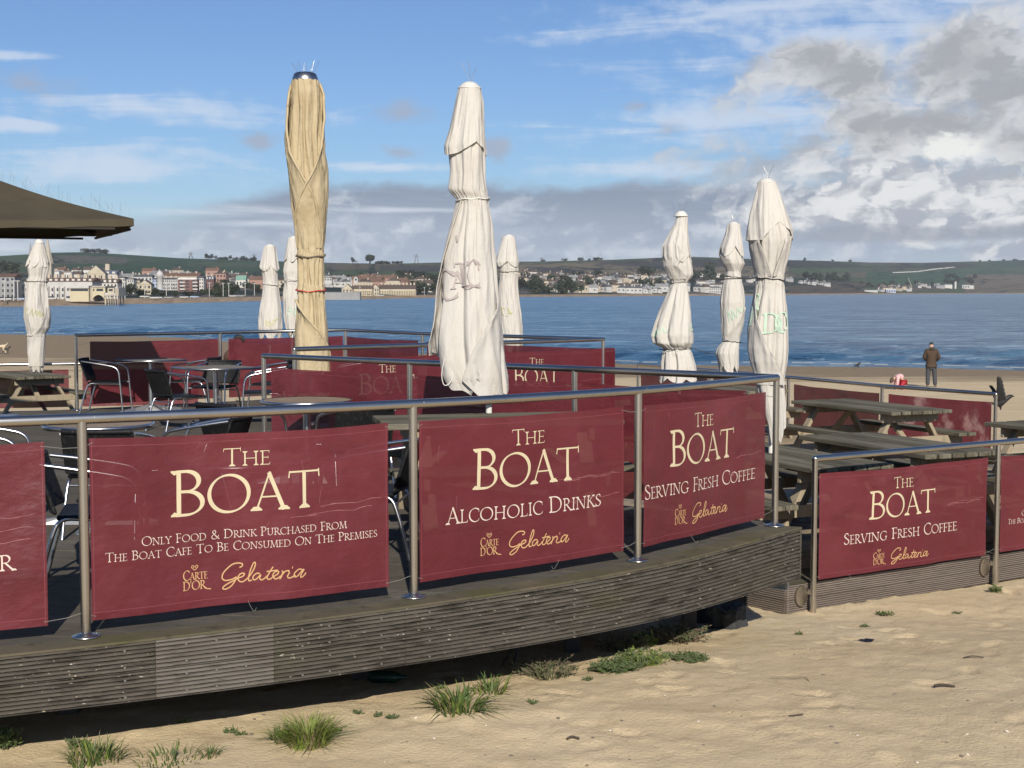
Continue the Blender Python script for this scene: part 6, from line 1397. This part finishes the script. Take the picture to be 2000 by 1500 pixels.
skin_body('hair', dict(a=(-.25, 0, .545, .06), b=(-.30, 0, .50, .095), c=(-.36, 0, .42, .07), d=(-.38, 0, .33, .04)), [('a', 'b'), ('b', 'c'), ('c', 'd')], hairm, girl)
far = thing('person', 'tiny dark walker on the far beach at the left edge', 'person', hz(15, 597.5, 475)); far.scale = (1.05,) * 3
for nm, (m_, js, bs) in dict(body=(hat, dict(pel=(0, 0, .92, .16), ch=(0, 0, 1.38, .19), nk=(0, 0, 1.52, .07), hd=(0, .03, 1.64, .10), el=(-.28, .05, 1.1, .06), er=(.28, -.05, 1.1, .06), sl=(-.18, 0, 1.42, .08), sr=(.18, 0, 1.42, .08), tl=(-.1, 0, .85, .1), kl=(-.14, .1, .48, .08), al=(-.15, .16, .05, .06), tr=(.1, 0, .85, .1), kr=(.14, -.06, .48, .08), ar=(.15, -.2, .05, .06)), [('pel', 'ch'), ('ch', 'nk'), ('nk', 'hd'), ('ch', 'sl'), ('sl', 'el'), ('ch', 'sr'), ('sr', 'er'), ('pel', 'tl'), ('tl', 'kl'), ('kl', 'al'), ('pel', 'tr'), ('tr', 'kr'), ('kr', 'ar')])).items(): skin_body(nm, js, bs, m_, far, 1)
def dog(label, loc, rz, m_, s):
    t = thing('dog', label, 'dog', loc, rz); t.scale = (s,) * 3
    J = dict(ch=(.24, 0, .42, .12), sh=(.30, 0, .50, .09), nk=(.40, 0, .60, .07), hd=(.48, 0, .66, .075), mz=(.59, 0, .63, .04), bl=(.02, 0, .42, .095), hp=(-.22, 0, .45, .10), t1=(-.33, 0, .52, .028), t2=(-.42, 0, .64, .022),
             f1=(.27, -.07, .36, .05), f2=(.28, -.075, .18, .03), f3=(.29, -.075, .03, .028), g1=(.27, .07, .36, .05), g2=(.24, .075, .18, .03), g3=(.22, .075, .03, .028), b1=(-.20, -.08, .36, .07), b2=(-.13, -.085, .24, .042), b3=(-.27, -.085, .14, .025), b4=(-.25, -.085, .025, .028), c1=(-.20, .08, .36, .07), c2=(-.16, .085, .24, .042), c3=(-.31, .085, .14, .025), c4=(-.30, .085, .025, .028), e1=(.45, -.045, .74, .025), e2=(.45, .045, .74, .025))
    skin_body('body', J, [('ch', 'sh'), ('sh', 'nk'), ('nk', 'hd'), ('hd', 'mz'), ('ch', 'bl'), ('bl', 'hp'), ('hp', 't1'), ('t1', 't2'), ('ch', 'f1'), ('f1', 'f2'), ('f2', 'f3'), ('ch', 'g1'), ('g1', 'g2'), ('g2', 'g3'), ('hp', 'b1'), ('b1', 'b2'), ('b2', 'b3'), ('b3', 'b4'), ('hp', 'c1'), ('c1', 'c2'), ('c2', 'c3'), ('c3', 'c4'), ('hd', 'e1'), ('hd', 'e2')], m_, t, 1)
dog('pale dog at the left edge of the beach with its tail up', gz(1, 691, -2.42), R(190), mat('pale_fur', (.50, .40, .28), .9), 1.15); dog('black dog beside the pale dog on the beach', gz(10.5, 689.5, -2.42), R(15), black, .62)
# crow in flight over the rail end
crowm = mat('crow_feathers', (.012, .012, .013), .55, spec=.4)
def crow_flying():
    c = hz(1953, 785, 24.0); t = t_ = thing('crow', 'black crow in flight with its wing raised behind the railing end post', 'crow', c)
    k = 24.0 / FPX
    def P(x, y, dy=0): return Vector(((x - 1953) * k, dy, (785 - y) * k))
    skin_body('body', dict(m=(*P(1953, 786), .058), ch=(*P(1962, 781), .056), nk=(*P(1969, 776), .042), hd=(*P(1974, 773.5), .036), bk=(*P(1978, 773.5), .014), tip=(*P(1981, 774.5), .005), rp=(*P(1945, 789), .042), tl=(*P(1938, 788), (.035, .018)), te=(*P(1930, 786), (.055, .010)), lg=(*P(1954, 794), .022), ft=(*P(1955, 801), .010)), [('m', 'ch'), ('ch', 'nk'), ('nk', 'hd'), ('hd', 'bk'), ('bk', 'tip'), ('m', 'rp'), ('rp', 'tl'), ('tl', 'te'), ('m', 'lg'), ('lg', 'ft')], crowm, t)
    for side in (-1, 1):
        mb = MB(); dy = side * .045; sh = .0 if side < 0 else 1.0
        tips = [(1941, 734), (1944, 733), (1947.5, 733.5), (1950.5, 735.5), (1953, 741), (1955.5, 749), (1958, 757), (1960.5, 765), (1963, 772)]
        n = len(tips)
        for i, (ex, ey) in enumerate(tips):
            t = i / (n - 1); a = P(lerp(1944, 1962, t ** 1.5), lerp(757, 782, t), dy + side * .05 * (1 - t)); e = P(ex, ey, dy + side * .10 * (1 - t) + .003 * i)
            if sh: a = Vector((a.x * .7 - .03, a.y, a.z * .75)); e = Vector((e.x * .6 - .08, e.y, e.z * .62))
            d = e - a; w = Vector((d.z, 0, -d.x)).normalized() * (.0125 if i < 4 else .021)
            q = [a - w, a.lerp(e, .6) - w, a.lerp(e, .9) - w * .7, e, a.lerp(e, .9) + w * .7, a.lerp(e, .6) + w, a + w]
            off = Vector((0, .003, 0)); vs = [p - off for p in q] + [p + off for p in q]; m_ = len(q)
            mb.add(vs, [tuple(range(m_)), tuple(range(m_, 2 * m_))[::-1]] + [(j, m_ + j, m_ + (j + 1) % m_, (j + 1) % m_) for j in range(m_)])
        cov = [(1941.5, 762, .06), (1942, 752, .08), (1945, 748, .08), (1951, 754, .06), (1957, 766, .03), (1963, 780, .0), (1957, 787, .0), (1949, 784, .0), (1944, 774, .03)]
        cv_ = [P(x, y, dy + side * z) for x, y, z in cov]
        if sh: cv_ = [Vector((p.x * .7 - .03, p.y, p.z * .7)) for p in cv_]
        off = Vector((0, .012, 0)); m_ = len(cv_); mb.add([p - off for p in cv_] + [p + off for p in cv_], [tuple(range(m_)), tuple(range(m_, 2 * m_))[::-1]] + [(j, m_ + j, m_ + (j + 1) % m_, (j + 1) % m_) for j in range(m_)])
        mb.build('wing', crowm, t_)
crow_flying()
g = gz(1676, 718.5, -2.85); t = thing('crow', 'small black crow standing near the water edge', 'crow', g)
skin_body('body', dict(m=(0, 0, .20, .075), ch=(.06, 0, .25, .07), hd=(.10, 0, .33, .05), bk=(.17, 0, .32, .014), rp=(-.12, 0, .15, .05), te=(-.26, 0, .10, .03), l1=(.0, -.03, .12, .02), l2=(.01, -.03, .0, .012), m1=(.0, .03, .12, .02), m2=(.01, .03, .0, .012)), [('m', 'ch'), ('ch', 'hd'), ('hd', 'bk'), ('m', 'rp'), ('rp', 'te'), ('m', 'l1'), ('l1', 'l2'), ('m', 'm1'), ('m1', 'm2')], crowm, t)

# ------------------------------------------------------------------ plants and litter on the near sand
gm = [mat('grass_blade', (.20, .26, .05), .6, transl=.25), mat('grass_blade_dark', (.085, .13, .036), .6, transl=.25), mat('dry_blade', (.27, .215, .11), .8, transl=.2), mat('sprig_green', (.10, .125, .055), .7, transl=.2), mat('dead_sprig', (.14, .10, .065), .9)]
def ground(px, py):
    z = -.7
    for _ in range(8): p = gz(px, py, z); z = zsand(p.x, p.y) + .018 * fbm(p.x * .8, p.y * .8, 1, 3) + .010 * fbm(p.x * 3.1, p.y * 3.1, 4, 3)
    return Vector((p.x, p.y, z - .004))
def tuft(label, px, py, n, rad, ln, mats_, w=.004, lean=1.0, seed=0, cat='grass'):
    r = random.Random(seed); g = ground(px, py); mb = MB()
    for _ in range(n):
        a = r.uniform(0, 6.28); rr = rad * r.random() ** .7; b = Vector((rr * math.cos(a), rr * math.sin(a), 0)); l = ln * r.uniform(.5, 1.1); o = a + r.uniform(-.7, .7); k = lean * r.uniform(.25, 1.0) * (.35 + rr / rad)
        d = Vector((math.cos(o), math.sin(o), 0)); sd = Vector((-d.y, d.x, 0)) * w * r.uniform(.7, 1.2); rows = []
        for j in range(5):
            t = j / 4; p = b + d * l * k * t * t * .8 + d * l * .12 * t + Vector((0, 0, l * t * (1 - .45 * k * t))); q = sd * (1 - t) ** .7 + sd * .05; rows.append([p - q, p + q])
        mb.grid(rows, r.choices(range(len(mats_)), weights=[6, 2, 1][:len(mats_)])[0])
    return tag(mb.build('grass_tuft', mats_, None, g), label, cat, 'plants growing in the sand below the deck')
def sprig(label, px, py, n, rad, mats_, seed=0, h=.10, leaf=.011):
    r = random.Random(seed); g = ground(px, py); mb = MB()
    for _ in range(n):
        a = r.uniform(0, 6.28); e = Vector((rad * math.cos(a) * r.random() ** .5, rad * .75 * math.sin(a) * r.random() ** .5, h * r.uniform(.25, 1))); b = Vector((e.x * r.uniform(.2, .7), e.y * r.uniform(.2, .7), 0))
        c = b.lerp(e, .5) + Vector((0, 0, h * .25)); mb.tube([b, c, e], [.0022, .0018, .0010], 4, 1)
        for j in range(9):
            t = r.uniform(.25, 1); p = b.lerp(c, t * 2) if t < .5 else c.lerp(e, t * 2 - 1); u = Vector((r.uniform(-1, 1), r.uniform(-1, 1), r.uniform(-.3, 1))).normalized(); v = u.orthogonal().normalized(); s = leaf * r.uniform(.6, 1.4)
            mb.add([p, p + u * s + v * s * .35, p + u * s * 2.1, p + u * s - v * s * .35], [(0, 1, 2, 3)], 0 if r.random() < .75 else 1)
    return tag(mb.build('weed', mats_, None, g), label, 'plant', 'plants growing in the sand below the deck')
G_, D_, Y_, S_, X_ = gm
tuft('bright green rounded grass tuft at the bottom centre left', 602, 1455, 560, .10, .19, [G_, Y_, D_], lean=1.25, seed=1)
tuft('thin grass blades just left of the bright rounded tuft', 548, 1447, 60, .06, .09, [D_, G_, Y_], seed=2)
tuft('dark green spreading tuft of broad blades below the hanging cable', 895, 1388, 130, .13, .19, [D_, G_, Y_], w=.0075, lean=1.6, seed=3)
tuft('smaller dark tuft right of the spreading one', 958, 1352, 80, .10, .12, [D_, G_, Y_], w=.006, lean=1.2, seed=4)
tuft('grass clump at the bottom edge, left of the rounded tuft', 185, 1487, 170, .13, .13, [D_, G_, Y_], seed=5)
tuft('straggling row of grass between the bottom edge clump and the rounded tuft', 330, 1484, 120, .17, .08, [D_, G_, Y_], lean=1.2, seed=6)
tuft('little grass wisp right of the straggling row', 410, 1478, 40, .05, .08, [D_, Y_], seed=7)
sprig('dark leafy weed in the bottom left corner', 8, 1462, 40, .10, [D_, S_], seed=8, h=.10, leaf=.016)
sprig('small leafy weed in the deck shadow near the bottom left', 150, 1462, 22, .08, [S_, D_], seed=9, h=.05)
sprig('dry brown tangled weed right of the hanging cable', 1075, 1322, 98, 0.247, [X_, S_], seed=10, h=.12, leaf=.007)
sprig('grey green mat of weed below the deck edge', 1205, 1312, 112, 0.195, [S_, D_], seed=11, h=.07)
sprig('greener weed clump right of the grey green mat', 1255, 1300, 125, 0.182, [S_, G_], seed=12, h=.10)
sprig('brownish weed above the green mats', 1220, 1270, 84, 0.208, [X_, S_], seed=13, h=.09, leaf=.009)
sprig('broad leafed weed at the shadow edge of the deck', 1258, 1262, 25, 0.091, [G_, D_], seed=14, h=.07, leaf=.022)
sprig('rounded weed nearest to the lower deck corner', 1322, 1255, 154, 0.247, [S_, X_], seed=15, h=.12)
sprig('flat green weed trailing right of the rounded one', 1345, 1290, 70, 0.156, [S_, D_], seed=16, h=.05)
sprig('small dark weed in front of the low banner', 1727, 1203, 24, .07, [D_, X_], seed=17, h=.035)
sprig('little weed at the foot of the right hand low post', 1945, 1158, 20, .07, [D_, Y_], seed=18, h=.06, leaf=.016)
for i, (px, py) in enumerate(((700, 1395), (740, 1400), (765, 1405), (450, 1432), (470, 1437), (360, 1412), (655, 1430), (1150, 1330), (860, 1345), (1560, 1240), (1690, 1225), (1870, 1200), (1040, 1375))):
    sprig(['tiny sprig of weed on open sand', ''][0], px, py, 9, .035, [S_, D_, ], seed=30 + i, h=.025, leaf=.008)
for o in [o for o in COL.objects if o.name.startswith('weed') and o['label'] == 'tiny sprig of weed on open sand']: o['group'] = 'tiny sprigs of weed on the sand'
# litter
mb = MB(); g = ground(1687, 1252); rows = [[Vector((.085 * c_ * math.cos(a), .035 * c_ * math.sin(a), .004 + .016 * (1 - c_) + .006 * math.cos(a * 2))) for a in [2 * math.pi * k / 20 for k in range(20)]] for c_ in (1, .85, .55, .2)]
mb.grid(rows, 0, closed=True); mb.add(rows[-1], [tuple(range(20))], 0); tag(mb.build('mussel_shell', mat('shell_black', (.012, .013, .018), .3), None, g, .4), 'black mussel shell on the open sand right of centre', 'shell')
def stick(label, px, py, pts, r, m_): 
    mb = MB(); mb.tube(catmull(pts, 5), r, 6); tag(mb.build('twig', m_, None, ground(px, py) + Vector((0, 0, .012))), label, 'twig')
twm = mat('driftwood', (.055, .04, .028), .9)
stick('dark flat piece of driftwood at the right of the open sand', 1845, 1345, [(-.06, 0, .01), (-.01, .01, .014), (.06, 0, .004)], .008, twm)
stick('broken twig below the right hand banner', 1900, 1288, [(-.06, .0, .004), (0, .012, .012), (.07, .0, .006)], .0045, twm)
stick('long thin curved stalk lying on the sand', 1545, 1330, [(-.11, .05, .004), (0, .02, .01), (.08, .01, .012), (.10, -.04, .004)], .0028, mat('dry_stalk', (.18, .14, .09), .9))
stick('short dark twig near the bottom right', 1555, 1402, [(-.04, 0, .003), (.04, .01, .01)], .0035, twm)
stick('small dark scrap of seaweed near the bottom centre', 1118, 1447, [(-.03, 0, .002), (0, .01, .012), (.035, 0, .003)], .006, twm)
shm = mat('white_shell', (.56, .50, .42), .6); rr_ = random.Random(77)
shellm = MB(); shellm.lathe([(0, .012), (.012, .010), (.02, .004), (.021, 0)], (0, 0, 0), 10); sme = shellm.mesh('shell', shm)
for i in range(26):
    px, py = rr_.uniform(700, 2000), rr_.uniform(1230, 1495)
    if py < 1240 + max(0, 1150 - px) * .35: py = 1400 + rr_.uniform(0, 90)
    o = bpy.data.objects.new('shell', sme); COL.objects.link(o); o.location = ground(px, py) + Vector((0, 0, .006)); s = rr_.uniform(.2, .6); o.scale = (s, s * .8, s); o.rotation_euler = (rr_.uniform(-.4, .4), rr_.uniform(-.4, .4), rr_.uniform(0, 6)); tag(o, 'small white shell fragment lying on the sand', 'shell', 'white shell fragments on the sand')
peb = MB(); ico = bmesh.new(); bmesh.ops.create_icosphere(ico, subdivisions=2, radius=1); peb.add([v.co * (1 + .2 * nz(*(v.co * 1.3))) for v in ico.verts], [[v.index for v in f.verts] for f in ico.faces], 0, True); ico.free(); pme = peb.mesh('pebble', mat('pebble_grey', (.16, .135, .11), .8))
for i in range(90):
    px, py = rr_.uniform(100, 2000), rr_.uniform(1250, 1498)
    if py < 1260 + max(0, 1200 - px) * .2: continue
    o = bpy.data.objects.new('pebble', pme); COL.objects.link(o); o.location = ground(px, py) + Vector((0, 0, .006)); s = rr_.uniform(.004, .011); o.scale = (s * 1.4, s, s * .6); o.rotation_euler.z = rr_.uniform(0, 6); tag(o, 'small grey brown pebble lying on the sand', 'pebble', 'small pebbles on the sand')
# things under the deck edge
g = ground(1010, 1300); mb = MB(); mb.tube(catmull([(0.0, .18, .36), (.005, .05, .22), (.0, .0, .10), (-.03, -.03, .0)], 6), .008, 8); cb = mb.build('cable', mat('black_cable', (.02, .02, .02), .6), None, g); tag(cb, 'black cables hanging from under the deck to the sand', 'cable')
mb = MB(); mb.tube(catmull([(0.0, .10, .24), (-.02, .03, .14), (-.06, .0, .06), (-.10, -.01, .0)], 6), .006, 8); mb.build('second_strand', MATS['black_cable'], cb)
stone = mat('dark_rock', (.035, .037, .038), .9, var=[((40, 40, 40), (.10, .10, .09), .58, .8)], bump=[((14, 14, 14), .7)])
def rock(label, px, py, sz, seed):
    bm = bmesh.new(); bmesh.ops.create_cube(bm, size=1); bmesh.ops.subdivide_edges(bm, edges=bm.edges[:], cuts=5, use_grid_fill=True)
    vs = [Vector((v.co.x * sz[0], v.co.y * sz[1], v.co.z * sz[2] + sz[2] * .35)) * (1 - .10 * (v.co.length - .5)) + Vector((nz(*(v.co * 3 + Vector((seed,) * 3))), nz(*(v.co * 3 + Vector((seed + 5,) * 3))), nz(*(v.co * 3 + Vector((seed + 9,) * 3))))) * .035 for v in bm.verts]; fs = [[v.index for v in f.verts] for f in bm.faces]; bm.free()
    mb = MB(); mb.add(vs, fs); tag(mb.build('rock', stone, None, ground(px, py), seed), label, 'rock')
rock('dark block of stone half buried under the deck corner', 1420, 1224, (.24, .22, .20), 1); rock('smaller dark rock behind the buried stone block', 1375, 1214, (.22, .26, .24), 2)
g = ground(1345, 1215); t = thing('slatted_vent', 'dark vertical slatted panel standing under the deck near its corner', 'panel', (g.x, g.y + .35, g.z), R(42))
mb = MB()
for k in range(16): mb.box((-.30 + k * .04, 0, .26), (.026, .02, .62))
mb.box((0, .02, .26), (.66, .012, .62)); mb.build('slat_panel', mat('dark_slat', (.045, .04, .034), .9), t)
g = ground(715, 1350) + Vector((0, .22, 0)); mb = MB(); mb.lathe([(0, 0), (.032, .004), (.035, .02), (.035, .15), (.028, .18), (.013, .205), (.013, .235), (0, .235)], (0, 0, 0), 16); o = mb.build('bottle', mat('green_plastic', (.004, .03, .018), .4), None, g + Vector((0, 0, .03))); o.rotation_euler = (R(86), 0, R(70)); tag(o, 'dark green bottle lying in the shade under the deck', 'bottle')
g = gz(862, 1128); mb = MB(); mb.lathe([(0, .0), (.055, 0), (.055, .012), (.04, .016), (0, .016)], (0, 0, 0), 20); tag(mb.build('deck_light', iron, None, g + Vector((0, 0, .002))), 'round metal recessed light on the deck below the alcoholic drinks banner', 'light')

# ------------------------------------------------------------------ sea air between the terrace and the far hills
hm = bpy.data.materials.new('sea_haze'); hm.use_nodes = True; nt = hm.node_tree; nt.nodes.clear()
pv = nt.nodes.new('ShaderNodeVolumePrincipled'); pv.inputs['Color'].default_value = (.80, .88, 1, 1); pv.inputs['Density'].default_value = HAZE; pv.inputs['Anisotropy'].default_value = 0
ou = nt.nodes.new('ShaderNodeOutputMaterial'); nt.links.new(pv.outputs[0], ou.inputs['Volume'])
mb = MB(); mb.box((0, 3700, 75), (14000, 17000, 220)); tag(mb.build('haze', hm), 'thin sea haze that pales the far hills', None, kind='stuff')
